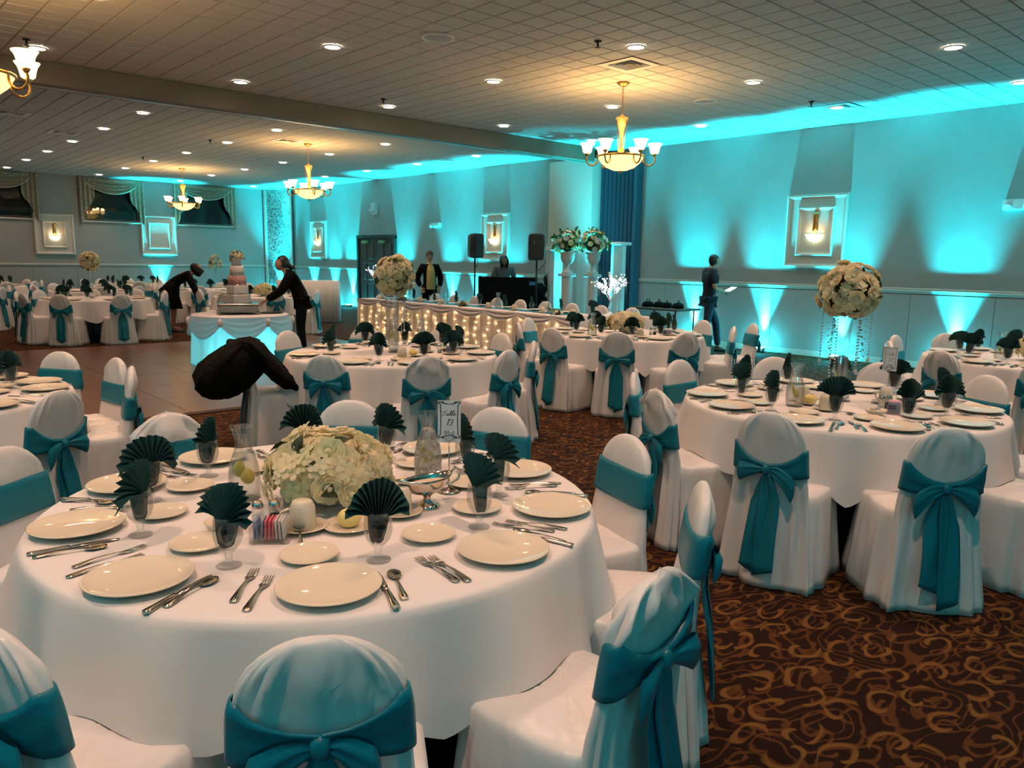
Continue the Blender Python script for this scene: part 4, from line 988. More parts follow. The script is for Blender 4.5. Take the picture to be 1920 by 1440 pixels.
# ------------------------------------------------------------------ the set tables
N1, N2, N3, N4 = 'table-13 table', 'tall-flower table by the wall', 'tall-flower table near the cake', 'low-flower table before the pilaster'
N5, N6, N7, N9 = 'farthest right table', 'table at the left edge', 'tall-flower table past the dance floor', 'low-flower table behind the cake'
dining_table(1.238, 2.296, N1, [-151, -119, -84, -48, -16, 21, 57, 96, 131, 168], 0, 1, plates=[-157, -119, -80, -47, -12, 25, 60, 98, 130, 164], covers={-84: 4, -119: 3, 96: 4, -48: 0, -16: 1, 57: 1, 21: 2}, ring={-84: 1.02, -48: 0.98})
dining_table(4.53, 2.10, N2, [-168, -133, -97, -60, -22, 12, 47, 86, 125, 156], 0, 2, covers={-168: 0, -133: 2, 156: 4}, ring={-133: 1.0})
dining_table(3.69, 5.65, N3, [-147, -111, -77, -41, -5, 33, 70, 110, 162], 0, 3, covers={-111: 4}, ring={-5: 0.9})
dining_table(6.87, 5.74, N4, [-177, -143, -109, -54, -34, -12, 28, 64, 111, 146], 1, 4, ring={-34: 1.30})
dining_table(8.15, 2.02, N5, [162, 198, 126, 90, 54, 18, -126], 1, 5)
dining_table(0.26, 5.48, N6, [35, 6, -17, -60, 71, 107, -96], 0, 6)
dining_table(3.78, 15.48, N7, [-130, -85, -166, -38, 3, 40, 80, 125, 165], 2, 7)
dining_table(6.75, 15.2, N9, [-3, -53, -100, -145, 180, 140, 95, 45], 2, 8)
NB = ['back table at the frame edge', 'back table behind the tall flowers', 'back table behind the bending woman', 'window-side table by the edge', 'window-side table under the cyan panel']
for i, (x, y) in enumerate(((1.75, 18.7), (4.6, 18.8), (7.0, 18.5), (3.0, 22.2), (6.3, 22.0))):
    dining_table(x, y, NB[i], [k*36+11*i for k in range(10)], 3, 9+i)
# --- centre of the front table
low_centrepiece(1.235, 2.285, 'low dome of cream roses and hydrangeas on the table-13 table', 3)
carafe(1.028, 2.49, 'glass water carafe behind the roses on the table-13 table', 'water carafes', False)
carafe(1.66, 2.31, 'iced water carafe with lemon beside the table-13 card', 'water carafes', True)
def saucer_cup(x, y, desc, rz, spoon=True):
    tag(put('saucer', SAUCER, None, (x, y, CT)), 'cream saucer under the coffee cup '+desc, 'saucer', 'saucers')
    cup_on(x, y, CT+0.008, 'cream coffee cup turned upside down '+desc, 'coffee cups', True, rz)
    if spoon:
        p = (x+0.085*math.cos(rz+2.4), y+0.085*math.sin(rz+2.4), CT+0.004)
        tag(put('spoon', SPOON, None, p, rz+0.9), 'small teaspoon resting by the saucer '+desc, 'spoon', 'teaspoons')
saucer_cup(1.035, 2.085, 'before the roses, table-13 table', 2.6, False)
tag(put('spoon', SPOON, None, (0.985, 2.005, CT+0.012), rot=(0.12, 0, -0.42)), 'teaspoon leaning on the saucer before the roses', 'spoon')
saucer_cup(1.34, 2.02, 'beside the butter, table-13 table', 0.5)
saucer_cup(1.47, 2.40, 'behind the roses, table-13 table', 1.5, False)
saucer_cup(1.25, 2.66, 'far behind the roses, table-13 table', 2.0, False)
def butter(x, y, desc, r=0.036):
    tag(put('bread_plate', BREAD, None, (x, y, CT)), 'small plate under the butter ball '+desc, 'bread plate')
    b = thing('butter_ball', 'yellow butter ball with dark specks '+desc, 'butter', (x, y, CT+0.008))
    MB().ball((0, 0, 0.026), r, 16, 10, (1, 1, 0.82)).build('butter', M_BUTTER, b)
    mb = MB(); rg = random.Random(4)
    for k in range(26):
        a, q = rg.uniform(0, 6.28), rg.uniform(0, 0.6)
        mb.box((r*q*math.cos(a), r*q*math.sin(a), 0.026+r*0.82*math.sqrt(1-q*q)+.0005), (0.004, 0.002, 0.0015), rg.uniform(0, 3))
    tag(mb.build('pepper_specks', M_INK, b), kind='stuff')
butter(1.15, 2.01, 'before the roses, table-13 table')
def shakers(x, y, desc):
    for k, nm in enumerate(('salt', 'pepper')):
        s = thing(nm+'_shaker', 'glass %s shaker with a steel cap %s' % (nm, desc), 'shaker', (x+0.045*k, y-0.02*k, CT), 0, 'salt and pepper shakers')
        put('shaker_glass', SHK, s); put('shaker_cap', SHC, s)
        MB().lathe([(0.001, 0.002), (0.017, 0.002), (0.015, 0.036), (0.001, 0.036)], 12, cap=False).build('contents', M_WHITE if nm == 'salt' else mat('pepper', (0.03, 0.022, 0.016), 0.9), s)
def sugar_caddy(x, y, rz, desc, full=True):
    c = thing('sugar_caddy', 'clear plastic caddy for sugar packets '+desc, 'caddy', (x, y, CT), rz, 'sugar caddies')
    MB().box((0, 0, 0.003), (0.11, 0.075, 0.006)).build('caddy_base', M_GLASS, c, smooth=False)
    for sx, sy, w, d in ((0, -0.036, 0.11, 0.003), (0, 0.036, 0.11, 0.003), (-0.0535, 0, 0.003, 0.069), (0.0535, 0, 0.003, 0.069)):
        MB().box((sx, sy, 0.028), (w, d, 0.044)).build('caddy_wall', M_GLASS, c, smooth=False)
    mp = [mat('blue_packet', (0.25, 0.32, 0.45), 0.6), mat('pink_packet', (0.75, 0.16, 0.22), 0.6), mat('white_packet', (0.72, 0.70, 0.68), 0.6)]
    nm = ('blue', 'pink', 'white')
    R3 = Matrix.Rotation(rz, 3, 'Z')
    for k in range(9 if full else 5):
        q = (k+0.5)/(9 if full else 5); kind = 0 if q < 0.34 else (1 if q < 0.7 else 2)
        p = R3 @ Vector((-0.047+0.094*q, 0.0, 0.0)); 
        pk = MB().box((0, 0, 0.034), (0.0045, 0.060, 0.056), bev=0.0015).build('sugar_packet', mp[kind], None, (x+p.x, y+p.y, CT+0.0065), rz, smooth=False)
        pk.rotation_euler = (0, rng.uniform(-.12, .05), rz)
        tag(pk, '%s sugar packet, %s in the caddy row, %s' % (nm[kind], ORD[k], desc), 'sugar packet', 'sugar packets '+desc)
        if k == 0 and full:
            for dz in (0.028, 0.040):
                MB().box((-0.0026, 0.004, dz), (0.0008, 0.036, 0.007)).build('printed_block', mat('navy_print', (0.01, 0.012, 0.06), 0.7), pk, smooth=False)
sugar_caddy(0.925, 2.065, -0.62, 'on the table-13 table')
shakers(0.945, 2.20, 'beside the roses, table-13 table')
cr = thing('creamer_bowl', 'small china bowl of creamer cups behind the caddy, table-13 table', 'bowl', (0.85, 2.22, CT))
BOWLM = lathe_mesh('bowl_body', [(0.001, 0.003), (0.03, 0.003), (0.05, 0.02), (0.058, 0.034), (0.056, 0.036), (0.048, 0.024), (0.028, 0.009), (0.001, 0.008)], M_CHINA, 24)
put('bowl_body', BOWLM, cr)
TUB = lathe_mesh('creamer_tub', [(0.001, 0.0), (0.010, 0.0), (0.014, 0.018), (0.016, 0.02), (0.001, 0.021)], M_WHITE, 12)
def creamers(x, y, n, desc):
    for k in range(n):
        a = k*2.1; tag(put('creamer_tub', TUB, None, (x+0.02*math.cos(a), y+0.02*math.sin(a), CT+0.012+0.008*(k % 2)), rot=(0.5*math.sin(k*3), 0.4*math.cos(k), k)), 'sealed white creamer tub heaped in the bowl, '+desc, 'creamer', 'creamer tubs, '+desc)
creamers(0.85, 2.22, 5, N1)
# gravy boat
gb = thing('sauce_boat', 'footed silver sauce boat of dressing beside the roses', 'sauce boat', (1.455, 2.03, CT), 0.02)
rows = []
for z, w, l in ((0.045, 0.012, 0.02), (0.052, 0.03, 0.05), (0.07, 0.042, 0.075), (0.09, 0.046, 0.09), (0.10, 0.050, 0.100)):
    row = []
    for t in np.linspace(0, 2*PI, 28, endpoint=False):
        sp = max(0, -math.cos(t))**4; hd = max(0, math.cos(t))**4
        row.append(((l*math.cos(t)-0.03*sp*(z-0.045)/0.055), w*math.sin(t)*(1-0.35*sp), z+(0.016*sp+0.008*hd)*(z-0.045)/0.055))
    rows.append(row)
inner = [[(x*0.94, y*0.93, z+0.001) for x, y, z in r_] for r_ in rows[::-1]]
MB().grid(np.array(rows+inner), cv=True).build('boat_body', M_SILVER, gb)
MB().lathe([(0.001, 0.0), (0.042, 0.0), (0.045, 0.004), (0.030, 0.012), (0.014, 0.022), (0.012, 0.036), (0.02, 0.046)], 24, cap=False).build('foot', M_SILVER, gb)
MB().tube([(0.092, 0, 0.098), (0.120, 0, 0.115), (0.140, 0, 0.10), (0.135, 0, 0.075), (0.105, 0, 0.062), (0.075, 0, 0.066)], 0.005, 7).build('handle', M_SILVER, gb)
MB().grid(np.array([[(0.078*q*math.cos(t), 0.041*q*math.sin(t), 0.084) for t in np.linspace(0, 2*PI, 24, endpoint=False)] for q in (0.02, 0.5, 1.0)]), cv=True, capu=False).build('dressing', mat('creamy_dressing', (0.72, 0.60, 0.44), 0.35), gb)
tag(put('bread_plate', BREAD, None, (1.52, 2.26, CT)), 'small plate seen through the iced carafe, table-13 table', 'bread plate')
# --- number cards
def stroke(mb, pts, w, ang=0.7):
    """pen ribbon in local XZ: width follows a nib held at ang"""
    pts = [Vector((p[0], p[1], 0)) for p in pts]; sm = []
    for i in range(len(pts)-1):
        p0, p1, p2, p3 = pts[max(i-1, 0)], pts[i], pts[i+1], pts[min(i+2, len(pts)-1)]
        for k in range(5):
            t = k/5; sm.append(0.5*((2*p1)+(p2-p0)*t+(2*p0-5*p1+4*p2-p3)*t*t+(3*p1-p0-3*p2+p3)*t*t*t))
    sm.append(pts[-1]); P = []
    for i, p in enumerate(sm):
        d = (sm[min(i+1, len(sm)-1)]-sm[max(i-1, 0)]).normalized(); n = Vector((-d.y, d.x, 0))
        ww = w*(0.28+0.72*abs(d.y))
        P.append([((p+n*ww).x, -0.0006, (p+n*ww).y), ((p-n*ww).x, -0.0006, (p-n*ww).y)])
    mb.grid(np.array(P))
GLY = {'T': [[(0.0, .62), (.10, .80), (.30, .86), (.62, .82), (.95, .95)], [(.55, .84), (.48, .45), (.34, .08), (.12, .02), (.05, .16)]],
       'a': [[(.42, .40), (.22, .44), (.05, .22), (.12, .03), (.30, .14), (.45, .42), (.36, .12), (.44, .02), (.58, .12)]],
       'b': [[(.0, .12), (.24, .52), (.42, .90), (.34, .98), (.18, .55), (.10, .08)], [(.10, .10), (.24, .01), (.42, .12), (.42, .33), (.26, .37), (.14, .22)], [(.40, .32), (.54, .36)]],
       'l': [[(.0, .12), (.28, .60), (.40, .95), (.26, .96), (.10, .40), (.12, .05), (.26, .05), (.38, .16)]],
       'e': [[(.02, .16), (.30, .22), (.36, .38), (.22, .44), (.08, .22), (.16, .03), (.36, .06), (.5, .2)]],
       '1': [[(.28, .78), (.52, .98), (.30, .05)]],
       '3': [[(.12, .80), (.34, .97), (.56, .82), (.44, .58), (.28, .52), (.50, .44), (.46, .14), (.20, .02), (.06, .16)]]}
ADV = {'T': .80, 'a': .55, 'b': .46, 'l': .36, 'e': .45, '1': .52, '3': .6}
def write(mb, s, cx, zb, h, w):
    tot = sum(ADV[c] for c in s)*h; x = cx-tot/2
    for c in s:
        for st in GLY[c]: stroke(mb, [(x+(px+0.22*pz)*h*0.95-0.08*h, zb+pz*h) for px, pz in st], w)
        x += ADV[c]*h
def number_stand(x, y, rz, label, num, ink):
    s = thing('table_number_stand', label, 'table number', (x, y, CT), rz)
    MB().lathe([(0.001, 0.0), (0.04, 0.0), (0.042, 0.003), (0.034, 0.008), (0.012, 0.012), (0.004, 0.016)], 20, cap=False).build('base', M_STEEL, s)
    MB().tube([(0, 0, 0.01), (0, 0, 0.186)], 0.0024, 6).build('rod', M_STEEL, s)
    MB().tube([(0.017*math.sin(a), -0.006+0.002*a/3, 0.203-0.017*math.cos(a)) for a in np.linspace(0, 4*PI, 33)], 0.0022, 5).build('swirl_clip', M_STEEL, s)
    w, h, z0 = 0.080, 0.150, 0.180
    card = MB().box((0, -0.001, z0+h/2), (w, 0.0012, h)).build('card', M_PAPER, s, smooth=False)
    mb = MB(); bx, bz0, bz1 = 0.031, z0+0.026, z0+0.136
    def ln(p, q, ww): stroke(mb, [p, ((p[0]+q[0])/2, (p[1]+q[1])/2), q], ww)
    for sx in (-1, 1):
        stroke(mb, [(sx*bx, bz0), (sx*(bx-0.002), (bz0+bz1)/2), (sx*bx, bz1)], 0.0016)
        for zz, d in ((bz0, -1), (bz1, 1)):
            stroke(mb, [(sx*bx, zz), (sx*(bx+0.006), zz+d*0.004), (sx*(bx+0.004), zz+d*0.010), (sx*(bx-0.004), zz+d*0.006), (sx*(bx-0.012), zz+d*0.010)], 0.002)
    for zz, d in ((bz0-0.004, 1), (bz1+0.004, -1)):
        stroke(mb, [(-bx+0.004, zz-d*0.006), (-0.012, zz+d*0.002), (0.012, zz+d*0.002), (bx-0.004, zz-d*0.006)], 0.0035)
    stroke(mb, [(-0.018, bz0+0.012), (0, bz0+0.0122), (0.018, bz0+0.012)], 0.004)
    mb.v = [(a, b_-0.0016, c) for a, b_, c in mb.v]
    tag(mb.build('printed_border', ink, card, smooth=False), kind='stuff')
    mb = MB(); write(mb, 'Table', -0.001, z0+0.096, 0.0185, 0.0011); write(mb, num, 0.0, z0+0.060, 0.024, 0.0015)
    mb.v = [(a, b_-0.0016, c) for a, b_, c in mb.v]
    tag(mb.build('lettering', ink, card, smooth=False), kind='stuff')
number_stand(1.615, 2.12, -0.70, 'card reading Table 13 held up on a thin steel stand', '13', M_INK)
number_stand(4.86, 1.95, -1.12, 'number card on a thin stand beside the tall flowers by the wall', '11', mat('faded_ink', (0.30, 0.25, 0.20), 0.8))
# --- centre of the table by the wall
tall_centrepiece(4.60, 2.12, 'tall cream flower ball on a glass vase before the cyan wall', 5, 0.4)
carafe(4.20, 2.20, 'lemon water carafe on the near side of the wall-side table', 'water carafes', False)
carafe(4.93, 2.30, 'water carafe behind the vase on the wall-side table', 'water carafes', False)
saucer_cup(4.22, 2.02, 'nearest the viewer, wall-side table', 2.2)
saucer_cup(4.40, 2.26, 'behind the butter, wall-side table', 0.8, False)
saucer_cup(4.72, 1.90, 'beside the tall vase, wall-side table', 1.4, False)
butter(4.33, 2.17, 'on the wall-side table')
sugar_caddy(4.45, 1.74, 0.3, 'on the wall-side table'); shakers(4.52, 1.84, 'on the wall-side table')
cr2 = thing('creamer_bowl', 'small china bowl of creamer cups on the wall-side table', 'bowl', (4.30, 1.775, CT)); put('bowl_body', BOWLM, cr2); creamers(4.30, 1.775, 5, N2)
# --- centre of the table near the cake
tall_centrepiece(3.74, 5.70, 'tall cream flower ball on a glass vase before the lit head table', 9, 1.1)
carafe(4.02, 6.15, 'lemon water carafe behind the vase near the cake', 'water carafes', False)
carafe(4.22, 5.98, 'water carafe farther along behind the vase near the cake', 'water carafes', False)
saucer_cup(3.55, 5.30, 'nearest the viewer on the table near the cake', 1.2)
saucer_cup(3.95, 5.52, 'beside the shakers on the table near the cake', 2.2, False)
butter(3.70, 5.36, 'on the table near the cake')
sugar_caddy(4.10, 5.35, 0.5, 'on the table near the cake'); shakers(4.02, 5.42, 'on the table near the cake')
# --- the low-flower table
low_centrepiece(6.93, 5.76, 'low dome of cream flowers on the table before the pilaster', 8)
carafe(6.35, 5.75, 'water carafe on the low-flower table before the pilaster', 'water carafes', False)
carafe(7.30, 5.95, 'water carafe behind the low flowers before the pilaster', 'water carafes', False)
saucer_cup(6.72, 5.38, 'on the low-flower table before the pilaster', 1.0); shakers(7.0, 5.45, 'on the low-flower table before the pilaster')
sugar_caddy(7.1, 5.3, 0.2, 'on the low-flower table before the pilaster')
low_centrepiece(8.02, 1.90, 'cream flower dome on the farthest right table', 4)
carafe(7.85, 2.2, 'water carafe on the farthest right table', 'water carafes', False)
tall_centrepiece(3.74, 15.56, 'tall cream flower ball past the dance floor', 12, 0.3, False)
low_centrepiece(6.75, 15.0, 'low yellow-cream flowers behind the wedding cake', 6)
# --- coat over a chair back
ct = thing('black_coat', 'black coat slung over the chair back near the cake table', 'coat')
s_ = math.radians(162); cxx, cyy = 3.69+0.955*math.cos(s_), 5.65+0.955*math.sin(s_); ct.location = (cxx, cyy, 0); ct.rotation_euler = (0, 0, s_+PI/2)
rows = []; rg = random.Random(9)
for z, ax, ay, yo in ((0.42, 0.08, 0.05, -0.47), (0.45, 0.17, 0.13, -0.46), (0.52, 0.235, 0.21, -0.44), (0.61, 0.25, 0.255, -0.40), (0.70, 0.25, 0.25, -0.36), (0.78, 0.235, 0.205, -0.32), (0.84, 0.20, 0.155, -0.28), (0.88, 0.15, 0.10, -0.25), (0.90, 0.09, 0.05, -0.24), (0.905, 0.03, 0.02, -0.24)):
    rows.append([(0.02+ax*se(math.cos(t), .8)+0.016*math.sin(4*t+z*20)+0.010*math.sin(11*t-z*9), yo+ay*se(math.sin(t), .85)+0.014*math.sin(5*t-z*17)+0.010*math.sin(13*t+z*14), z+0.035*math.cos(t)*(0.9-z)) for t in np.linspace(0, 2*PI, 40, endpoint=False)])
MB().grid(np.array(rows), cv=True, capu=True).build('coat_body', M_COAT, ct)
rows = []
for y, z, cx, rx, rt in ((-0.30, 0.885, 0.06, 0.10, 0.02), (-0.24, 0.87, 0.09, 0.17, 0.05), (-0.17, 0.80, 0.12, 0.185, 0.06), (-0.10, 0.71, 0.14, 0.175, 0.065), (-0.03, 0.625, 0.15, 0.16, 0.06), (0.05, 0.555, 0.16, 0.15, 0.05), (0.13, 0.51, 0.17, 0.13, 0.04), (0.17, 0.495, 0.17, 0.10, 0.015)):
    rows.append([(cx+rx*math.cos(t)+0.008*math.sin(5*t+y*30), y+rt*0.75*math.sin(t)+0.010*math.sin(7*t+z*25), z+rt*0.9*math.sin(t)+0.010*math.sin(6*t+y*22)) for t in np.linspace(0, 2*PI, 30, endpoint=False)])
MB().grid(np.array(rows), cv=True, capu=True).build('sleeve', M_COAT, ct)
MB().tube([(-0.15, -0.33, 0.86), (-0.05, -0.37, 0.865), (0.08, -0.37, 0.85), (0.18, -0.34, 0.82)], [0.02, 0.03, 0.03, 0.02], 8).build('collar', M_COAT, ct)
# ------------------------------------------------------------------ cake table and cake
CX, CY_, CR, CZT = 4.57, 10.98, 0.655, 0.715
t = thing('cake_table', 'round cake table under a cyan-lit white skirt', 'table', (CX, CY_, 0))
MB().lathe([(0.001, CZT-0.035), (CR-0.02, CZT-0.035), (CR-0.015, CZT-0.01), (CR-0.03, CZT-0.008), (0.001, CZT-0.008)], 36, cap=False).build('table_top', M_TABLE, t)
for k in range(4): MB().tube([(0.38*math.cos(k*PI/2+.6), 0.38*math.sin(k*PI/2+.6), CZT-0.03), (0.42*math.cos(k*PI/2+.6), 0.42*math.sin(k*PI/2+.6), 0)], 0.014, 8).build('leg', M_IRON, t)
n = 160; th = np.linspace(0, 2*PI, n, endpoint=False)
P = [[((CR+0.004+q*(0.02+0.018*math.sin(34*a)+0.01*math.sin(21*a)))*math.cos(a), (CR+0.004+q*(0.02+0.018*math.sin(34*a)+0.01*math.sin(21*a)))*math.sin(a), CZT-0.01-(CZT-0.02)*q) for a in th] for q in (0, .15, .4, .7, 1)]
sk = MB().grid(np.array(P), cv=True).build('table_skirt', M_SHEERC, None, (CX, CY_, 0)); tag(sk, 'white gathered skirt glowing cyan round the cake table', 'table skirt')
ov = thing('swagged_overlay', 'white overlay with swags on the cake table top', 'tablecloth', (CX, CY_, 0))
P = [[(r*math.cos(a), r*math.sin(a), z) for a in th] for r, z in ((0.02, CZT), (0.4, CZT), (CR, CZT), (CR+0.012, CZT-0.008))]
MB().grid(np.array(P), cv=True, capu=False).build('overlay_top', M_CLOTH, ov)
for k in range(7):
    a0 = k*2*PI/7+0.35; a1 = a0+2*PI/7; m_, n_ = 12, 18; P = np.zeros((m_, n_, 3))
    for j in range(m_):
        v = j/(m_-1)
        for i in range(n_):
            u = i/(n_-1); a = a0+(a1-a0)*u; sg = (1-(2*u-1)**2)
            z = CZT-0.008-v*(0.11+0.20*sg); r = CR+0.030+0.022*math.sin(v*PI*7+u)*(0.3+0.7*sg)*v**.3+0.03*v
            P[j, i] = (r*math.cos(a), r*math.sin(a), z)
    MB().grid(P).build('swag', M_SHEERC, ov)
    MB().ball(((CR+0.07)*math.cos(a0), (CR+0.07)*math.sin(a0), CZT-0.08), 0.05, 10, 7, (.7, .7, 1.2)).build('swag_rosette', M_CLOTH, ov)
lamp('POINT', (CX-0.05, CY_-0.30, 0.12), 16.0, (0.03, 0.85, 0.95), 0.08)
lamp('POINT', (CX+0.25, CY_-0.15, 0.12), 10.0, (0.03, 0.85, 0.95), 0.08)
tag(MB().box((0, 0, 0.04), (0.2, 0.2, 0.08), bev=0.01).build('led_uplight', M_UPLENS, None, (CX-0.05, CY_-0.30, 0), smooth=False), 'uplight hidden under the glowing cake table skirt', 'uplight')
cs = thing('cake_stand', 'square silver plateau under the wedding cake', 'cake stand', (CX-0.02, CY_+0.02, CZT+0.002), -0.35)
MB().box((0, 0, 0.085), (0.52, 0.52, 0.11), bev=0.015).build('stand_body', mat('embossed_silver', (0.45, 0.42, 0.38), 0.35, 0.9, bump=(45, 0.9, 0.01)), cs, smooth=False)
MB().box((0, 0, 0.146), (0.56, 0.56, 0.016), bev=0.006).build('top_plate', M_SILVER, cs, smooth=False)
for k in range(4):
    s1, s2 = (1, 1, -1, -1)[k], (1, -1, -1, 1)[k]
    MB().tube([(s1*.25, s2*.25, 0.05), (s1*.275, s2*.275, 0.02), (s1*.26, s2*.26, 0.0)], [0.018, 0.02, 0.014], 8).build('scroll_foot', M_SILVER, cs)
ck = thing('wedding_cake', 'five-tier wedding cake with one pink tier and flowers on top', 'cake', (CX-0.02, CY_+0.02, CZT+0.156), -0.35)
def tier(sides, r, z0, h, m, nm='cake_tier'):
    n_ = sides*1; P = []
    for rr, z in ((r-0.006, z0), (r, z0+0.006), (r, z0+h-0.01), (r-0.008, z0+h), (0.01, z0+h)):
        P.append([(rr*math.cos(2*PI*k/n_+.2), rr*math.sin(2*PI*k/n_+.2), z) for k in range(n_)])
    MB().grid(np.array(P), cv=True, capu=False).build(nm, m, ck, smooth=(sides > 12))
for sides, r, z0, h, m in ((6, 0.185, 0.0, 0.125, M_CAKE), (6, 0.155, 0.135, 0.115, M_CAKE), (32, 0.125, 0.265, 0.125, M_CAKEP), (32, 0.100, 0.405, 0.125, M_CAKE), (32, 0.066, 0.54, 0.115, M_CAKE)):
    tier(sides, r, z0, h, m)
    MB().lathe([(0.001, z0-0.008), (r*1.04, z0-0.008), (r*1.04, z0), (0.001, z0)], 32, cap=False).build('cake_board', M_SILVER, ck)
flower_ball(ck, (0.0, 0, 0.66), 0.07, 13, -0.1, WROSES, LEAFG, 6, 2, 0.8)
flower_ball(ck, (-0.05, 0.05, 0.60), 0.04, 4, 0.0, ROSES, LEAFG, 2, 3, 0.6)
tv = thing('tall_floral_centrepiece', 'small green and white flower spray in a tall vase behind the cake', 'flowers', (6.93, 17.95, CT))
MB().lathe([(0.001, 0.0), (0.05, 0.0), (0.025, 0.02), (0.022, 0.3), (0.035, 0.5), (0.022, 0.3), (0.001, 0.02)], 16, cap=False).build('glass_vase', M_GLASS, tv)
flower_ball(tv, (0, 0, 0.62), 0.13, 18, -0.6, WROSES+ROSES, LEAFG, 18, 5, 1.0, (0.9, 0.9, 1.35))
# tray with servers on the cake table
tr_ = thing('serving_tray', 'dark oval tray of cake servers beside the cake stand', 'tray', (CX+0.40, CY_-0.12, CZT+0.002))
MB().lathe([(0.001, 0.004), (0.13, 0.004), (0.155, 0.016), (0.158, 0.016), (0.135, 0.0), (0.001, 0.0)], 24, sx=1.2, cap=False).build('tray_body', M_PLASTIC, tr_)
# ------------------------------------------------------------------ head table
HX0, HX1, HY0, HY1, HZ = 7.87, 8.60, 7.05, 13.15, 0.765
ht = thing('head_table', 'long straight head table under a white cloth', 'table')
for k in range(3):
    y0 = HY0+0.03+k*2.03
    MB().box(((HX0+HX1)/2, y0+1.0, HZ-0.025), (HX1-HX0-0.04, 2.0, 0.04), bev=0.008).build('table_top', M_TABLE, ht, smooth=False)
    for yy in (y0+0.25, y0+1.75):
        for xx in (HX0+0.12, HX1-0.12): MB().tube([(xx, yy, HZ-0.045), (xx, yy, 0)], 0.014, 8).build('leg', M_IRON, ht)
tag(MB().box(((HX0+HX1)/2, (HY0+HY1)/2, HZ-0.001), (HX1-HX0+0.01, HY1-HY0+0.01, 0.006), bev=0.002).build('tablecloth', M_CLOTH, None, smooth=False), 'white cloth along the top of the head table', 'tablecloth')
tag(MB().box(((HX0+HX1)/2+0.02, (HY0+HY1)/2, HZ+0.004), (0.32, HY1-HY0-0.5, 0.003)).build('cyan_light_band', M_TEAL, None, smooth=False), 'added teal runner down the head table', 'band')  # cyan light on the cloth, imitated by a thin strip of teal
# skirt path: left end, front, right end
path = []
def seg(a, b_, n_):
    for k in range(n_): path.append((a[0]+(b_[0]-a[0])*k/n_, a[1]+(b_[1]-a[1])*k/n_))
seg((HX1, HY1+0.01), (HX0-0.01, HY1+0.01), 60); seg((HX0-0.01, HY1+0.01), (HX0-0.01, HY0-0.01), 480); seg((HX0-0.01, HY0-0.01), (HX1, HY0-0.01), 60); path.append((HX1, HY0-0.01))
def skirt_rows(zs, off, amp):
    rows = []
    for z, q in zs:
        row = []
        for i, (x, y) in enumerate(path):
            j = min(max(i, 1), len(path)-2); dx, dy = path[j+1][0]-path[j-1][0], path[j+1][1]-path[j-1][1]; l = math.hypot(dx, dy) or 1
            nx, ny = dy/l, -dx/l
            if nx*(x-8.2)+ny*(y-10) < 0: nx, ny = -nx, -ny
            w = off+amp*q*(math.sin(i*0.55)+0.6*math.sin(i*0.91+1)+0.4*math.sin(i*1.37+2))
            row.append((x+nx*w, y+ny*w, z))
        rows.append(row)
    return rows
sk = thing('table_skirt', 'gathered sheer white skirt lit by fairy lights on the head table', 'table skirt')
MB().grid(np.array(skirt_rows(((HZ-0.01, 0.3), (0.6, 0.7), (0.4, 0.9), (0.2, 1.0), (0.015, 1.2)), 0.055, 0.012))).build('sheer_layer', M_SHEER, sk)
MB().grid(np.array(skirt_rows(((HZ-0.01, 0.2), (0.4, 0.5), (0.015, 0.6)), 0.012, 0.006))).build('backing_layer', M_CLOTH, sk)
NSW = 8
for k in range(NSW):
    y1 = HY1+0.02-k*(HY1-HY0+0.04)/NSW; y0 = y1-(HY1-HY0+0.04)/NSW; m_, n_ = 9, 22; P = np.zeros((m_, n_, 3))
    for j in range(m_):
        v = j/(m_-1)
        for i in range(n_):
            u = i/(n_-1); sg = 1-(2*u-1)**2
            P[j, i] = (HX0-0.085-0.012*math.sin(v*PI*4)*sg-0.02*v*sg, y1+(y0-y1)*u, HZ+0.004-v*(0.035+0.10*sg))
    MB().grid(P).build('swag', M_CLOTH, sk)
rb = random.Random(5)
for k in range(26):
    i = 30+int(k*(540/26))
    mb = MB(); x, y = path[i]; front = 60 <= i < 540
    pts = []
    for j in range(7):
        z = 0.66-0.1*j+rb.uniform(-.02, .02)
        q = (x-0.032, y+rb.uniform(-.05, .05), z) if front else (x+rb.uniform(-.05, .05), y+(0.032 if i < 60 else -0.032), z)
        if z < 0.03: continue
        pts.append(q); mb.ball(q, 0.0085, 6, 4)
    ls = thing('fairy_light_string', 'warm fairy light strand in the head table skirt, %s from the door end' % ORD[k], 'string lights', (0, 0, 0), 0, 'fairy light strands')
    MB().tube(pts, 0.002, 4).build('wire', M_WHITE, ls)
    tag(mb.build('bulbs', M_BULB, ls), kind='stuff')
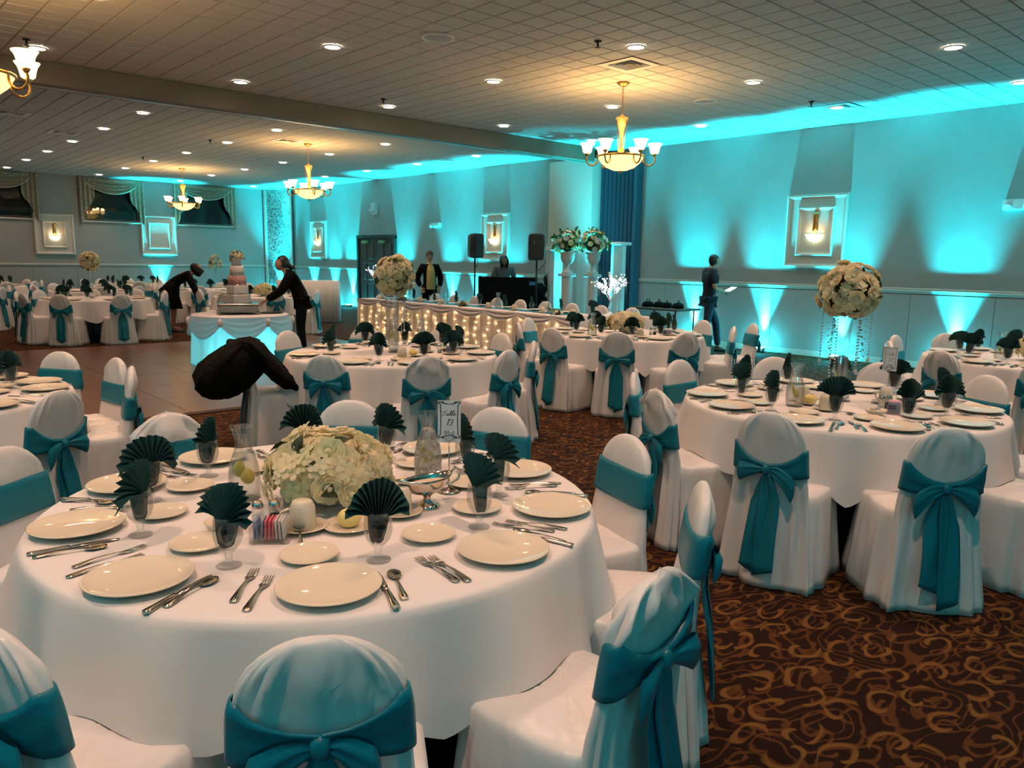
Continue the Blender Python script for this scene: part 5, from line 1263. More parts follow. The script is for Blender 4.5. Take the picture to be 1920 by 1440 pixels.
# places at the head table, chairs behind it facing the room
for k in range(9):
    y = HY1-0.55-k*0.63; w_ = '%s along the head table from the door end' % ORD[k]
    chair(8.98, y, PI/2, 'white covered chair behind the head table, '+w_, 'head table chairs', k)
    tag(put('dinner_plate', PLATE, None, (HX1-0.17, y, HZ+0.004)), 'cream dinner plate, '+w_, 'plate', 'head table plates')
    tag(put('goblet', GOB, None, (HX1-0.40, y-0.13, HZ+0.006)), 'napkin goblet on the head table, '+w_, 'glass', 'head table goblets')
    tag(put('fan_napkin', FANS[k % 5], None, (HX1-0.40, y-0.13, HZ+0.138), 0.6+0.3*(k % 3)), 'dark green fan napkin, '+w_, 'napkin', 'head table napkins')
    nf = MB(); rows = []
    for z, a, b_ in ((0.0, 0.075, 0.035), (0.05, 0.07, 0.03), (0.09, 0.052, 0.022), (0.115, 0.028, 0.012), (0.125, 0.004, 0.003)):
        rows.append([(b_*math.sin(t_), a*math.cos(t_), z) for t_ in np.linspace(0, 2*PI, 14, endpoint=False)])
    tag(put('saucer', SAUCER, None, (HX1-0.50, y+0.16, HZ+0.004)), 'cream saucer on the head table, '+w_, 'saucer', 'head table saucers')
    cup_on(HX1-0.50, y+0.16, HZ+0.012, 'cream coffee cup on the head table, '+w_, 'head table cups', True, k)
for k, y in enumerate((12.2, 10.9, 9.5, 8.3)):
    c = thing('carafe', 'water carafe on the head table, %s from the door end' % ORD[k], 'carafe', (8.22, y, HZ+0.006), 0, 'head table carafes'); put('glass_body', CARAFE, c); put('water', WATERM, c)
for k, y in enumerate((12.0, 10.2, 8.0)):
    f = thing('flower_posy', 'little pink flower posy on the head table, %s from the door end' % ORD[k], 'flowers', (8.05, y, HZ+0.004), 0, 'head table posies')
    put('moss_core', CORE, f, (0, 0, 0.03), sc=(0.06, 0.09, 0.03))
    pk = rose_mesh('rose', M_PINK, 20+k, 0.03); flower_ball(f, (0, 0, 0.03), 0.065, 12, 0.0, [pk, WROSES[0]], LEAFG, 8, k, 0.6, (0.9, 1.3, 0.6))
# white lit branch trees at the two ends
def branch_tree(x, y, label, seed, H=0.58):
    r = random.Random(seed); t = thing('lit_branch_tree', label, 'decorative tree', (x, y, HZ+0.004))
    MB().lathe([(0.001, 0), (0.10, 0.0), (0.11, 0.01), (0.09, 0.045), (0.03, 0.07), (0.02, 0.09)], 18).build('base', M_WHITE, t)
    wood = MB(); bl = MB(); bu = MB(); cr_ = MB()
    def grow(p, d, L, rad, lev):
        q = p+d*L; mid = p+d*L*0.5+Vector((r.uniform(-.02, .02), r.uniform(-.02, .02), 0)); wood.tube([p, mid, q], [rad, rad*.85, rad*.7], 5)
        if lev >= 2:
            for k in range(7):
                s = p+d*L*r.random()+Vector((r.uniform(-.02, .02), r.uniform(-.02, .02), r.uniform(-.02, .02)))
                for j in range(3):
                    a = r.uniform(0, 6.28); w = 0.016; e = Vector((math.cos(a), math.sin(a), r.uniform(-.5, .8)))*w; f_ = Vector((-e.y, e.x, e.z*.5))*.6
                    bl.add([s, s+e*.5+f_*.5, s+e, s+e*.5-f_*.5], [(0, 1, 2, 3)])
                if k % 2 == 0: bu.ball(s, 0.0075, 5, 3)
            if lev == 3 and r.random() < 0.5:
                for k in range(9): cr_.ball(q+Vector((0, 0, -0.018*(k+1))), 0.005, 5, 3)
        if lev < 3:
            for k in range(3 if lev else 5):
                a = r.uniform(0, 6.28) if lev else k*1.2566+r.uniform(-.3, .3)
                nd = (d+Vector((math.cos(a), math.sin(a), 0.15))*(0.62 if lev == 0 else 0.60)).normalized(); grow(q, nd, L*r.uniform(0.75, 1.0), rad*0.65, lev+1)
    grow(Vector((0, 0, 0.05)), Vector((0, 0, 1)), 0.17, 0.012, 0)
    wood.build('trunk', M_WHITE, t); tag(bl.build('blossoms', M_PETAL_W, t, smooth=False), kind='stuff')
    tag(bu.build('led_bulbs', M_COOLBULB, t), kind='stuff')
    if cr_.v: tag(cr_.build('crystal_drops', M_CRYSTAL, t), kind='stuff')
    lamp('POINT', (0, 0, 0.40), 2.0, (0.75, 0.92, 1.0), 0.12, parent=t)
branch_tree(8.2, 12.95, 'white branch tree with cold lights at the door end of the head table', 3)
branch_tree(8.25, 7.15, 'white branch tree with cold lights at the pilaster end of the head table', 8)
# ------------------------------------------------------------------ columns, urns and bouquets before the pilaster
def pillar(x, y, r, h, label, flutes=16):
    t = thing('pedestal_column', label, 'column', (x, y, 0))
    P = []
    for z in (0.0, h*0.5, h-0.06):
        P.append([((r*(1-0.05*(k % 2)))*math.cos(k*PI/flutes), (r*(1-0.05*(k % 2)))*math.sin(k*PI/flutes), z) for k in range(2*flutes)])
    MB().grid(np.array(P), cv=True, capu=True).build('fluted_shaft', M_WHITE, t, smooth=False)
    MB().box((0, 0, h-0.03), (2.35*r, 2.35*r, 0.06), bev=0.012).build('capital', M_WHITE, t, smooth=False)
    MB().box((0, 0, 0.04), (2.4*r, 2.4*r, 0.08), bev=0.012).build('plinth', M_WHITE, t, smooth=False)
    return t
def urn(x, y, z, label):
    t = thing('white_urn', label, 'urn', (x, y, z))
    MB().lathe([(0.001, 0), (0.11, 0), (0.11, 0.03), (0.05, 0.07), (0.035, 0.14), (0.05, 0.17), (0.11, 0.22), (0.14, 0.30), (0.135, 0.36), (0.16, 0.40), (0.15, 0.41), (0.12, 0.37), (0.001, 0.36)], 22, cap=False).build('urn_body', M_WHITE, t)
def bouquet(x, y, z, label, seed):
    t = thing('urn_bouquet', label, 'flowers', (x, y, z))
    put('moss_core', CORE, t, (0, 0, 0.18), sc=(0.17, 0.17, 0.16))
    flower_ball(t, (0, 0, 0.17), 0.24, 34, -0.5, WROSES+ROSES, LEAFG, 60, seed, 1.25, (1.1, 1.1, 1.0))
    rg = random.Random(seed)
    for k in range(26):
        z_ = rg.uniform(-.3, .95); a = rg.uniform(0, 6.28); q = math.sqrt(1-z_*z_); d = Vector((q*math.cos(a), q*math.sin(a), z_))
        o = put('leaf', LEAFG, t, (d.x*.27, d.y*.27, .18+d.z*.25), sc=1.3); orient(o, d.cross(Vector((0, 0, 1)))+Vector((.01, 0, .2)), rg.uniform(0, 6))
def at_px(px, d):
    """ground point under a photo column at a ground distance (used once to lay out the far end of the hall)"""
    a = YAW+math.atan((px-960)/1470.0); return d*math.sin(a), d*math.cos(a)
A1, A2 = (10.83, 10.62), (11.08, 10.30)
for k, ((x, y), w) in enumerate(zip(((10.95, 10.62), (11.22, 10.20)), ('farther from', 'nearer to'))):
    pillar(x, y, 0.105, 1.30, 'short white fluted column with an urn, %s the partition' % w)
    urn(x, y, 1.30, 'white urn on the short column %s the partition' % w)
    bouquet(x, y, 1.70, 'green and white bouquet in the urn %s the partition' % w, 4+k)
pillar(11.24, 11.24, 0.15, 1.80, 'tall white column washed in cyan behind the bouquets', 10)
pillar(11.85, 10.10, 0.15, 1.92, 'tall white column standing beside the blue partition', 10)
for x, y, w in ((11.32, 10.72, 'between the tall white columns'), (11.62, 10.50, 'beside the tall column by the partition'), (11.3, 11.0, 'behind the short columns')):
    u = thing('led_uplight', 'cyan floor uplight '+w, 'uplight', (x, y, 0), 0, 'uplights among the columns')
    put('lamp_housing', ub, u); put('lens', ul, u); put('yoke', uy, u)
    lamp('SPOT', (0, 0, 0.10), 700, C_UP, 0.04, (0, PI, 0), u, math.radians(66), 1.0)
dr = MB(); rows = []
for z, q in ((0.02, 1.0), (0.9, 0.8), (1.9, 0.6)):
    rows.append([(12.08-0.03*q*math.sin(i*0.9), 11.15+i*0.03, z) for i in range(42)])
tag(dr.grid(np.array(rows)).build('white_drape', M_SHEERC, None), 'white gathered drape before the pilaster behind the columns', 'drape')
# ------------------------------------------------------------------ DJ booth and loudspeakers
bx, by = 10.46, 11.80
dj = thing('dj_booth', 'black cloth-fronted DJ booth beside the columns', 'booth', (bx, by, 0), -YAW)
MB().box((0, 0, 0.60), (1.20, 0.06, 1.20), bev=0.01).build('front_facade', M_BLACK, dj, smooth=False)
for s in (-1, 1): MB().box((s*0.58, 0.33, 0.60), (0.04, 0.6, 1.20)).build('side_facade', M_BLACK, dj, smooth=False)
MB().box((0, 0.36, 0.80), (1.10, 0.6, 0.04)).build('table_top', M_BLACK, dj, smooth=False)
MB().box((0.50, -0.034, 1.08), (0.13, 0.004, 0.07)).build('blue_label', mat('blue_label', (0.03, 0.16, 0.35), 0.6), dj, smooth=False)
mx = thing('dj_mixer', 'black mixing desk on the DJ booth', 'mixer', (bx+0.25, by+0.27, 0.822), -YAW)
MB().box((0, 0, 0.03), (0.7, 0.3, 0.06), bev=0.008).build('mixer_body', M_PLASTIC, mx, smooth=False)
for k in range(3): MB().lathe([(0.001, 0), (0.02, 0), (0.018, 0.02), (0.001, 0.021)], 10, (-0.25+0.25*k, 0, 0.06), cap=False).build('knob', M_SILVER, mx)
def speaker(x, y, zc, w, h, d, rz, desc):
    st = thing('speaker_stand', 'black tripod stand carrying the loudspeaker '+desc, 'speaker stand', (x, y, 0), rz)
    MB().tube([(0, 0, 0.25), (0, 0, zc-h/2)], 0.018, 10).build('pole', M_IRON, st); MB().tube([(0, 0, 0.62), (0, 0, 0.72)], 0.028, 10).build('collar', M_IRON, st)
    for k in range(3):
        a = k*2.094+.3; MB().tube([(0, 0, 0.66), (0.45*math.cos(a), 0.45*math.sin(a), 0.012)], 0.012, 8).build('leg', M_IRON, st)
    sp = thing('loudspeaker', 'black cabinet loudspeaker '+desc, 'loudspeaker', (x, y, zc), rz)
    P = []
    for yy, ww, hh in ((-d/2, w*0.94, h*0.96), (-d/2+0.02, w, h), (0.0, w, h), (d/2, w*0.62, h*0.9)):
        P.append([(ww/2*se(math.cos(t_), .28), yy, hh/2*se(math.sin(t_), .28)) for t_ in np.linspace(0, 2*PI, 28, endpoint=False)])
    MB().grid(np.array(P), cv=True, capu=True).build('cabinet', M_PLASTIC, sp, smooth=False)
    P = [[(w*.42*se(math.cos(t_), .3), -d/2-0.006, h*.44*se(math.sin(t_), .3)) for t_ in np.linspace(0, 2*PI, 28, endpoint=False)]]
    P.append([(p[0]*.9, p[1]-0.008, p[2]*.94) for p in P[0]])
    MB().grid(np.array(P), cv=True, capu=True).build('front_grille', mat('black_grille', (0.010, 0.010, 0.011), 0.6, bump=(300, 1, .003)), sp, smooth=False)
    MB().box((-w*0.1, -d/2-0.016, h*0.18), (0.012, 0.003, 0.07)).build('badge', M_SILVER, sp, smooth=False)
    MB().tube([(w*.2, d/2, -h*.3), (w*.55, d*.3, -h*.55), (w*.3, 0, -h*.75), (0.02, 0, -h*.9)], 0.006, 6).build('cable', M_IRON, sp)
speaker(9.59, 11.79, 1.80, 0.24, 0.47, 0.26, -YAW+0.75, 'nearer the man in the yellow shirt')
speaker(10.30, 10.80, 1.79, 0.31, 0.50, 0.28, -YAW-0.15, 'between the DJ booth and the columns')
# dark folding table by the partition
ft = thing('folding_table', 'dark folding table against the wall beside the partition', 'table', (11.75, 8.85, 0))
MB().box((0, 0, 0.70), (0.7, 1.1, 0.035), bev=0.008).build('table_top', M_TABLE, ft, smooth=False)
for sx in (-1, 1):
    for sy in (-1, 1): MB().tube([(sx*.28, sy*.45, 0.69), (sx*.28, sy*.45, 0)], 0.014, 8).build('leg', M_IRON, ft)
for k in range(4):
    b_ = thing('black_bag', 'lumpy black cable bag on the dark folding table, %s from the partition' % ORD[k], 'bag', (11.72+0.05*(k % 2), 9.22-0.22*k, 0.718), 0.3*k, 'black bags on the folding table')
    P = []
    for z, q in ((0.0, 0.9), (0.03, 1.0), (0.08, 0.85), (0.10, 0.35)):
        P.append([((0.13*q+0.01*math.sin(3*t_+k))*math.cos(t_), (0.10*q+0.01*math.sin(5*t_+k))*math.sin(t_), z) for t_ in np.linspace(0, 2*PI, 18, endpoint=False)])
    MB().grid(np.array(P), cv=True, capu=True).build('bag_body', M_BLACK, b_); MB().tube([(-.06, 0, .095), (-.03, 0, .14), (.03, 0, .14), (.06, 0, .095)], .007, 6).build('bag_handle', M_BLACK, b_)
# gift table by the sequin corner
gt = thing('gift_table', 'high white draped table behind the woman cutting the cake', 'table', (8.75, 17.0, 0), -0.45)
n_ = 70; P = []
for z, q in ((0.98, 0.0), (0.6, .5), (0.02, 1.0)):
    P.append([((0.72+.03*q*math.sin(i*.8*6.28/3))*se(math.cos(6.2832*i/n_), .3), (0.38+.03*q*math.sin(i*1.1*6.28/3))*se(math.sin(6.2832*i/n_), .3), z) for i in range(n_)])
MB().grid(np.array(P), cv=True, capu=True).build('drape', M_CLOTH, gt)
# ------------------------------------------------------------------ people
def skin(verts, edges, radii, sub=1):
    me = bpy.data.meshes.new('tmp'); me.from_pydata([tuple(v) for v in verts], edges, []); o = bpy.data.objects.new('tmp', me); COL.objects.link(o)
    m = o.modifiers.new('s', 'SKIN'); m.use_smooth_shade = True
    for i, r in enumerate(radii):
        r = r if hasattr(r, '__len__') else (r, r); me.skin_vertices[0].data[i].radius = r
    me.skin_vertices[0].data[0].use_root = True
    if sub: s = o.modifiers.new('u', 'SUBSURF'); s.levels = sub; s.render_levels = sub
    dg = bpy.context.evaluated_depsgraph_get(); out = bpy.data.meshes.new_from_object(o.evaluated_get(dg))
    bpy.data.objects.remove(o); vs = [tuple(v.co) for v in out.vertices]; fs = [tuple(p.vertices) for p in out.polygons]; bpy.data.meshes.remove(out)
    return vs, fs
def hand(mb, w, d, up, s, curl=0.5, sc=1.0):
    """palm and five bent fingers at wrist w, pointing along d"""
    d = d.normalized(); side = d.cross(up).normalized(); up = side.cross(d).normalized()
    V = [w, w+d*0.045*sc, w+d*0.085*sc]; E = [(0, 1), (1, 2)]; Rr = [0.026*sc, (0.036*sc, 0.018*sc), (0.038*sc, 0.016*sc)]
    vs, fs = skin(V, E, Rr, 1); mb.add(vs, fs)
    for k, (o, L) in enumerate(((-.030, .062), (-.010, .072), (.010, .068), (.028, .054))):
        b = w+d*0.08*sc+side*o*sc; q1 = b+d*L*.5*sc-up*curl*.012*sc; q2 = q1+(d*(1-curl*.6)-up*curl).normalized()*L*.5*sc
        vs, fs = skin([b, q1, q2], [(0, 1), (1, 2)], [.0095*sc, .0088*sc, .007*sc], 1); mb.add(vs, fs)
    b = w+d*.025*sc+side*s*.028*sc; q1 = b+(d*.6+side*s*.8)*.034*sc; q2 = q1+(d*.9+side*s*.2-up*curl*.3)*.030*sc
    vs, fs = skin([b, q1, q2], [(0, 1), (1, 2)], [.012*sc, .0105*sc, .008*sc], 1); mb.add(vs, fs)
def person(name_label, loc, rz, J, hair, skinm, top=None, bottom=None, legs='trousers', headrot=(0, 0), hs=1.0, extra=None):
    """J: joints in local space, +Y is the way the person faces"""
    t = thing('person', name_label, 'person', loc, rz)
    V = {k: Vector(v) for k, v in J.items()}
    order = ['pelvis', 'waist', 'chest', 'neck', 'skull', 'lsh', 'lel', 'lwr', 'rsh', 'rel', 'rwr', 'lhip', 'lkn', 'lan', 'ltoe', 'rhip', 'rkn', 'ran', 'rtoe']
    rad = dict(pelvis=(.125, .10), waist=(.11, .085), chest=(.135, .095), neck=.048, skull=.05, lsh=.052, lel=.038, lwr=.026, rsh=.052, rel=.038, rwr=.026, lhip=.082, lkn=.055, lan=.036, ltoe=.03, rhip=.082, rkn=.055, ran=.036, rtoe=.03)
    ed = [('pelvis', 'waist'), ('waist', 'chest'), ('chest', 'neck'), ('neck', 'skull'), ('chest', 'lsh'), ('lsh', 'lel'), ('lel', 'lwr'), ('chest', 'rsh'), ('rsh', 'rel'), ('rel', 'rwr'),
          ('pelvis', 'lhip'), ('lhip', 'lkn'), ('lkn', 'lan'), ('lan', 'ltoe'), ('pelvis', 'rhip'), ('rhip', 'rkn'), ('rkn', 'ran'), ('ran', 'rtoe')]
    ix = {k: i for i, k in enumerate(order)}
    mb = MB(); vs, fs = skin([V[k] for k in order], [(ix[a], ix[b]) for a, b in ed], [rad[k] for k in order]); mb.add(vs, fs)
    pitch, yaw = headrot
    HM = Matrix.Translation(V['skull']+Vector((0, 0, 0.05))) @ Matrix.Rotation(yaw, 4, 'Z') @ Matrix.Rotation(-pitch, 4, 'X')
    rows = []
    nn = 22
    for k in range(17):
        phi = PI*k/16; z = -math.cos(phi); r = math.sin(phi); row = []
        for i in range(nn):
            a = 2*PI*i/nn; x, y = r*math.cos(a), r*math.sin(a); f = max(0, y)
            jw = 1-0.30*max(0, -z)**1.3
            px, py, pz = x*.072*jw, y*.090*(1-.10*max(0, -z)), z*.115
            if f > 0.8 and abs(x) < .22 and -.35 < z < .25: py += 0.022*(1-abs(x)/.22)*(0.25-z)/.6
            if f > .6 and .12 < abs(x) < .55 and .05 < z < .22: py -= 0.008
            if f > .7 and abs(x) < .35 and -.58 < z < -.46: py += 0.005
            row.append(tuple(HM @ Vector((px, py, pz))))
        rows.append(row)
    mb.grid(np.array(rows), cv=True)
    for s in (-1, 1):
        e = HM @ Vector((s*.073, -.005, -.005)); mb.ball(e, .022, 8, 6, (.4, .8, 1.2))
    for side, s in (('l', -1), ('r', 1)):
        d = V[side+'wr']-V[side+'el']; hand(mb, V[side+'wr'], d, Vector((s*.4, -.3, 1)), -s, .5)
    body = mb.build('body', skinm, t)
    for s in (-1, 1):
        MB().ball(HM @ Vector((s*.027, .078, .014)), .009, 8, 6).build('eye', mat('dark_eye', (.02, .012, .01), .2), t)
    m = MB(); m.tube([HM @ Vector((x, .083-abs(x)*.4, -.058)) for x in (-.022, -.01, 0, .01, .022)], .005, 6); m.build('mouth', mat('lips', (.25, .09, .07), .5), t)
    # hair
    hm, style = hair; rows = []
    for k in range(11):
        phi = PI*(0.02+0.56*k/10); z = math.cos(phi); r = math.sin(phi); row = []
        for i in range(nn):
            a = 2*PI*i/nn; x, y = r*math.cos(a), r*math.sin(a)
            zz = z
            if y > 0.25: zz = max(z, 0.30-0.1*(1-y))
            q = 1.10+.015*math.sin(i*3+k); row.append(tuple(HM @ Vector((x*.072*q*1.03, y*.090*q-.004, zz*.115*q))))
        rows.append(row)
    hb = MB().grid(np.array(rows), cv=True)
    if style == 'bun':
        hb.tube([HM @ Vector(p) for p in ((0, -.085, .03), (0, -.115, .03), (0, -.15, .02), (0, -.185, .035), (0, -.195, .02))], [.04, .035, .042, .03, .015], 10)
    if style == 'bob':
        P = []
        for z, q in ((.05, 1.12), (0, 1.22), (-.06, 1.28), (-.12, 1.2), (-.15, 1.0)):
            P.append([tuple(HM @ Vector((.076*q*math.cos(a), .090*q*math.sin(a)-.01, z))) for a in np.linspace(PI*.80, PI*2.20, 18)])
        hb.grid(np.array(P))
    hb.build('hair', hm, t)
    def cloth(nm, keys, edges, rr, m_, sub=1):
        ks = keys; kx = {k: i for i, k in enumerate(ks)}
        v_, f_ = skin([V[k] if k in V else Vector(rr[k][1]) for k in ks], [(kx[a], kx[b]) for a, b in edges], [rr[k][0] if isinstance(rr[k], tuple) and k not in V else rr[k] for k in ks], sub)
        return MB().add(v_, f_).build(nm, m_, t)
    if top:
        nm, m_, sleeve, fat = top
        g = lambda a: tuple(q+fat for q in a) if hasattr(a, '__len__') else a+fat
        V['hem'] = V['pelvis']+(V['pelvis']-V['waist']).normalized()*(0.07 if sleeve == 'long' else 0.025)
        rr = {k: g(rad[k]) for k in ('pelvis', 'waist', 'chest', 'lsh', 'rsh', 'lel', 'rel', 'lwr', 'rwr')}; rr['hem'] = g((.118, .095)); V['collar'] = V['chest'].lerp(V['neck'], .62); rr['collar'] = .055+fat*.4
        ks = ['pelvis', 'hem', 'waist', 'chest', 'collar', 'lsh', 'rsh', 'lel', 'rel']; es = [('pelvis', 'hem'), ('pelvis', 'waist'), ('waist', 'chest'), ('chest', 'collar'), ('chest', 'lsh'), ('lsh', 'lel'), ('chest', 'rsh'), ('rsh', 'rel')]
        if sleeve == 'long':
            for s in 'lr': V[s+'cuff'] = V[s+'el'].lerp(V[s+'wr'], .93); rr[s+'cuff'] = .036+fat*.5; ks.append(s+'cuff'); es.append((s+'el', s+'cuff'))
        else:
            for s in 'lr': V[s+'el2'] = V[s+'sh'].lerp(V[s+'el'], .8); rr[s+'el2'] = .046+fat; ks[ks.index(s+'el')] = s+'el2'; es[es.index((s+'sh', s+'el'))] = (s+'sh', s+'el2')
        cloth(nm, ks, es, rr, m_)
    if bottom:
        nm, m_ = bottom
        if legs == 'trousers':
            ks = ['pelvis', 'lhip', 'lkn', 'lan', 'rhip', 'rkn', 'ran']; es = [('pelvis', 'lhip'), ('lhip', 'lkn'), ('lkn', 'lan'), ('pelvis', 'rhip'), ('rhip', 'rkn'), ('rkn', 'ran')]
            cloth(nm, ks, es, dict(pelvis=(.12, .098), lhip=.095, rhip=.098, lkn=.073, rkn=.073, lan=.060, ran=.060), m_)
        else:
            dn = (V['lkn']+V['rkn'])/2; P = []
            for q, r in ((0, .13), (.3, .165), (.7, .18), (1.0, .185)):
                c = V['waist'].lerp(V['pelvis'], min(1, q*2)) if q < .5 else V['pelvis'].lerp(dn, (q-.5)*2)
                P.append([(c.x+r*1.1*math.cos(a), c.y+r*.9*math.sin(a), c.z+.01*math.sin(4*a)) for a in np.linspace(0, 2*PI, 24, endpoint=False)])
            MB().grid(np.array(P), cv=True, capu=True).build(nm, m_, t)
    for s in 'lr':
        a, b = V[s+'an'], V[s+'toe']; f = (b-a); f.z = 0; f.normalize(); base = Vector((a.x, a.y, b.z-.03)); P = []
        for q, w, h in ((-.06, .025, .05), (-.045, .036, .075), (.03, .038, .075), (.10, .045, .055), (.17, .042, .04), (.205, .02, .025)):
            c = base+f*q; sd = Vector((-f.y, f.x, 0))
            P.append([tuple(c+sd*w*math.cos(u)+Vector((0, 0, max(0, h*math.sin(u))))) for u in np.linspace(0, 2*PI, 14, endpoint=False)])
        MB().grid(np.array(P), cv=True, capu=True).build('shoe', M_PLASTIC, t)
    if extra: extra(t, V, HM)
    return t
M_SHIRT = mat('yellow_shirt', (0.55, 0.42, 0.16), 0.8); M_JEAN = mat('blue_jeans', (0.018, 0.035, 0.06), 0.85); M_TEE = mat('navy_tee', (0.010, 0.012, 0.02), 0.85); M_GREY = mat('grey_shirt', (0.12, 0.13, 0.14), 0.85)
stand = dict(pelvis=(0, 0, .88), waist=(0, .01, 1.03), chest=(0, 0, 1.24), neck=(0, .01, 1.40), skull=(0, .03, 1.46), lsh=(-.175, 0, 1.33), lel=(-.23, -.03, 1.06), lwr=(-.20, .10, .86), rsh=(.175, 0, 1.33), rel=(.23, -.03, 1.06), rwr=(.20, .10, .86),
             lhip=(-.085, 0, .86), lkn=(-.095, .03, .47), lan=(-.10, -.01, .09), ltoe=(-.12, .15, .03), rhip=(.085, 0, .86), rkn=(.095, .03, .47), ran=(.10, -.01, .09), rtoe=(.12, .15, .03))
# woman at the cake: faces across the view towards the cake stand
J = dict(stand); J.update(waist=(0, .04, 1.02), chest=(0, .14, 1.20), neck=(0, .23, 1.34), skull=(0, .28, 1.39), lsh=(-.17, .15, 1.28), rsh=(.17, .15, 1.28), lel=(-.22, .30, 1.03), rel=(.22, .28, 1.02), lwr=(-.15, .52, .90), rwr=(.12, .50, .88))
person('woman with tied back black hair in a black coat leaning over the cake table', (5.52, 10.95, 0), 1.12, J, (M_HAIR, 'bun'), M_SKIN, ('black_coat', M_COAT, 'long', .028), ('black_trousers', M_BLACK), headrot=(-.55, 0))
# woman bending to a chair
J = dict(stand); J.update(pelvis=(0, -.05, .86), waist=(0, .08, 1.0), chest=(0, .27, 1.12), neck=(0, .42, 1.20), skull=(0, .48, 1.22), lsh=(-.17, .30, 1.16), rsh=(.17, .30, 1.16), lel=(-.20, .42, .90), rel=(.20, .42, .90), lwr=(-.14, .50, .66), rwr=(.14, .50, .66),
                         lhip=(-.085, -.05, .84), rhip=(.085, -.05, .84))
person('woman in a black jacket and skirt bending to a chair', (5.35, 16.2, 0), -1.95, J, (M_HAIR, 'bob'), M_SKIN_D, ('black_jacket', M_COAT, 'long', .026), ('black_skirt', M_BLACK), 'skirt', headrot=(-.9, 0))
# man in the yellow shirt, coat open, hands at his pockets
J = dict(stand); J.update(lsh=(-.16, 0, 1.30), rsh=(.16, 0, 1.30), lel=(-.265, -.07, 1.06), lwr=(-.20, .07, .89), rel=(.265, -.07, 1.06), rwr=(.20, .07, .89))
J = {k: (v[0], v[1], v[2]*1.055) for k, v in J.items()}
def open_coat(t, V, HM):
    P = []
    for z, w, y in ((.90, .10, .145), (1.10, .095, .150), (1.25, .088, .142), (1.36, .07, .115), (1.43, .045, .075)):
        P.append([(-w, y-.03, z), (-w*.5, y, z), (0, y+.006, z), (w*.5, y, z), (w, y-.03, z)])
    MB().grid(np.array(P)).build('yellow_shirt_front', M_SHIRT, t)
    MB().tube([(-.055, .07, 1.46), (0, .085, 1.43), (.055, .07, 1.46)], .014, 8).build('shirt_collar', M_SHIRT, t)
person('grey-haired man in a yellow shirt and open black coat behind the head table', (9.75, 13.50, 0), 2.75, J, (M_GHAIR, 'short'), M_SKIN, ('black_coat', M_COAT, 'long', .032), ('black_trousers', M_BLACK), headrot=(.05, .35), extra=open_coat)
# DJ with headphones
J = dict(stand); J = {k: (v[0], v[1], v[2]*1.02) for k, v in J.items()}; J.update(skull=(0, .07, 1.46), lel=(-.24, .05, 1.08), lwr=(-.16, .28, .98), rel=(.24, .05, 1.08), rwr=(.16, .28, .98))
def phones(t, V, HM):
    h = MB().tube([HM @ Vector((.088*math.cos(a), 0, .02+.118*math.sin(a))) for a in np.linspace(0, PI, 13)], .010, 8).build('headphone_band', M_PLASTIC, t)
    for s in (-1, 1): MB().ball(HM @ Vector((s*.088, 0, .0)), .036, 12, 8, (.55, 1, 1.1)).build('ear_cup', M_PLASTIC, t)
person('DJ in a grey shirt with headphones looking down behind the booth', (11.0, 12.55, 0), PI-YAW+.1, J, (M_HAIR, 'bob'), M_SKIN_D, ('grey_shirt', M_GREY, 'short', .02), ('dark_trousers', M_BLACK), headrot=(-.5, 0), extra=phones)
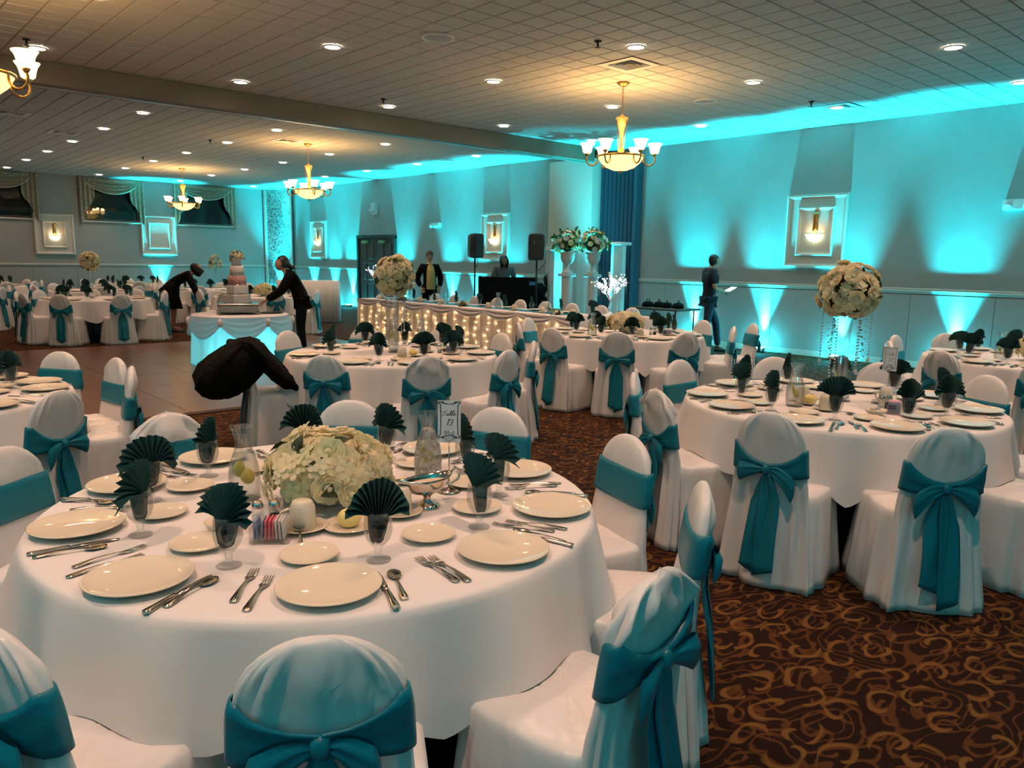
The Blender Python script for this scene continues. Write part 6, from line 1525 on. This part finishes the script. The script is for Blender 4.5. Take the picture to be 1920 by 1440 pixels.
# figure bending beside the booth
J = dict(stand); J.update(pelvis=(0, -.12, .55), waist=(0, -.02, .70), chest=(0, .12, .92), neck=(0, .22, 1.06), skull=(0, .27, 1.10), lsh=(-.17, .12, 1.0), rsh=(.17, .12, 1.0), lel=(-.22, .28, .78), rel=(.22, .28, .78), lwr=(-.12, .42, .66), rwr=(.12, .42, .66),
                         lhip=(-.09, -.12, .53), rhip=(.09, -.12, .53), lkn=(-.13, .25, .50), rkn=(.13, .25, .50), lan=(-.11, .10, .09), ran=(.11, .10, .09), ltoe=(-.12, .26, .03), rtoe=(.12, .26, .03))
tag(MB().box((0, 0, .42), (.34, .34, .05), bev=.01).box((-.14, -.14, .2), (.03, .03, .4)).box((.14, -.14, .2), (.03, .03, .4)).box((-.14, .14, .2), (.03, .03, .4)).box((.14, .14, .2), (.03, .03, .4)).build('stool', M_IRON, None, (11.63, 12.19, 0), smooth=False), 'low black stool under the figure beside the DJ booth', 'stool')
person('figure in dark clothes bent over beside the DJ booth', (11.65, 12.17, 0), PI-YAW+.9, J, (M_HAIR, 'bob'), M_SKIN_D, ('black_hoodie', M_BLACK, 'long', .03), ('black_trousers', M_BLACK), headrot=(-.7, 0))
# walking man with a glowing tablet
J = dict(stand); J = {k: (v[0], v[1], v[2]*1.06) for k, v in J.items()}
J.update(neck=(0, .03, 1.48), skull=(0, .08, 1.53), lel=(-.21, .0, 1.12), rel=(.21, .02, 1.12), lwr=(-.09, .25, 1.05), rwr=(.10, .26, 1.06), lhip=(-.08, 0, .90), rhip=(.08, 0, .90), lkn=(-.09, .20, .52), lan=(-.09, .26, .10), ltoe=(-.09, .42, .04), rkn=(.09, -.04, .50), ran=(.09, -.28, .14), rtoe=(.09, -.16, .04))
def tee_print(t, V, HM):
    P = [[(x, .150-.25*x*x, z) for x in (-.06, -.02, .02, .06)] for z in (1.20, 1.27, 1.34)]
    MB().grid(np.array(P)).build('pale_chest_print', mat('pale_print', (.45, .45, .5), .8), t)
WX, WY, WR = 11.55, 7.78, -YAW-PI/2+.15
person('man in a dark T-shirt and jeans walking along the wall with a tablet', (WX, WY, 0), WR, J, (M_HAIR, 'short'), M_SKIN, ('dark_tee', M_TEE, 'short', .022), ('jeans', M_JEAN), headrot=(-.55, 0), extra=tee_print)
pt = Matrix.Rotation(WR, 3, 'Z') @ Vector((0, .40, 1.10))+Vector((WX, WY, 0))
tb = thing('tablet', 'glowing tablet held by the walking man', 'tablet', pt, WR)
tb.rotation_euler = (0.5, 0, WR)
MB().box((0, 0, 0), (.24, .17, .010), bev=.003).build('tablet_body', M_PLASTIC, tb, smooth=False)
MB().box((0, 0, .006), (.22, .15, .002)).build('screen', mat('lit_screen', (1, 1, 1), .3, emit=(.55, 1.0, .95), es=5.0), tb, smooth=False)
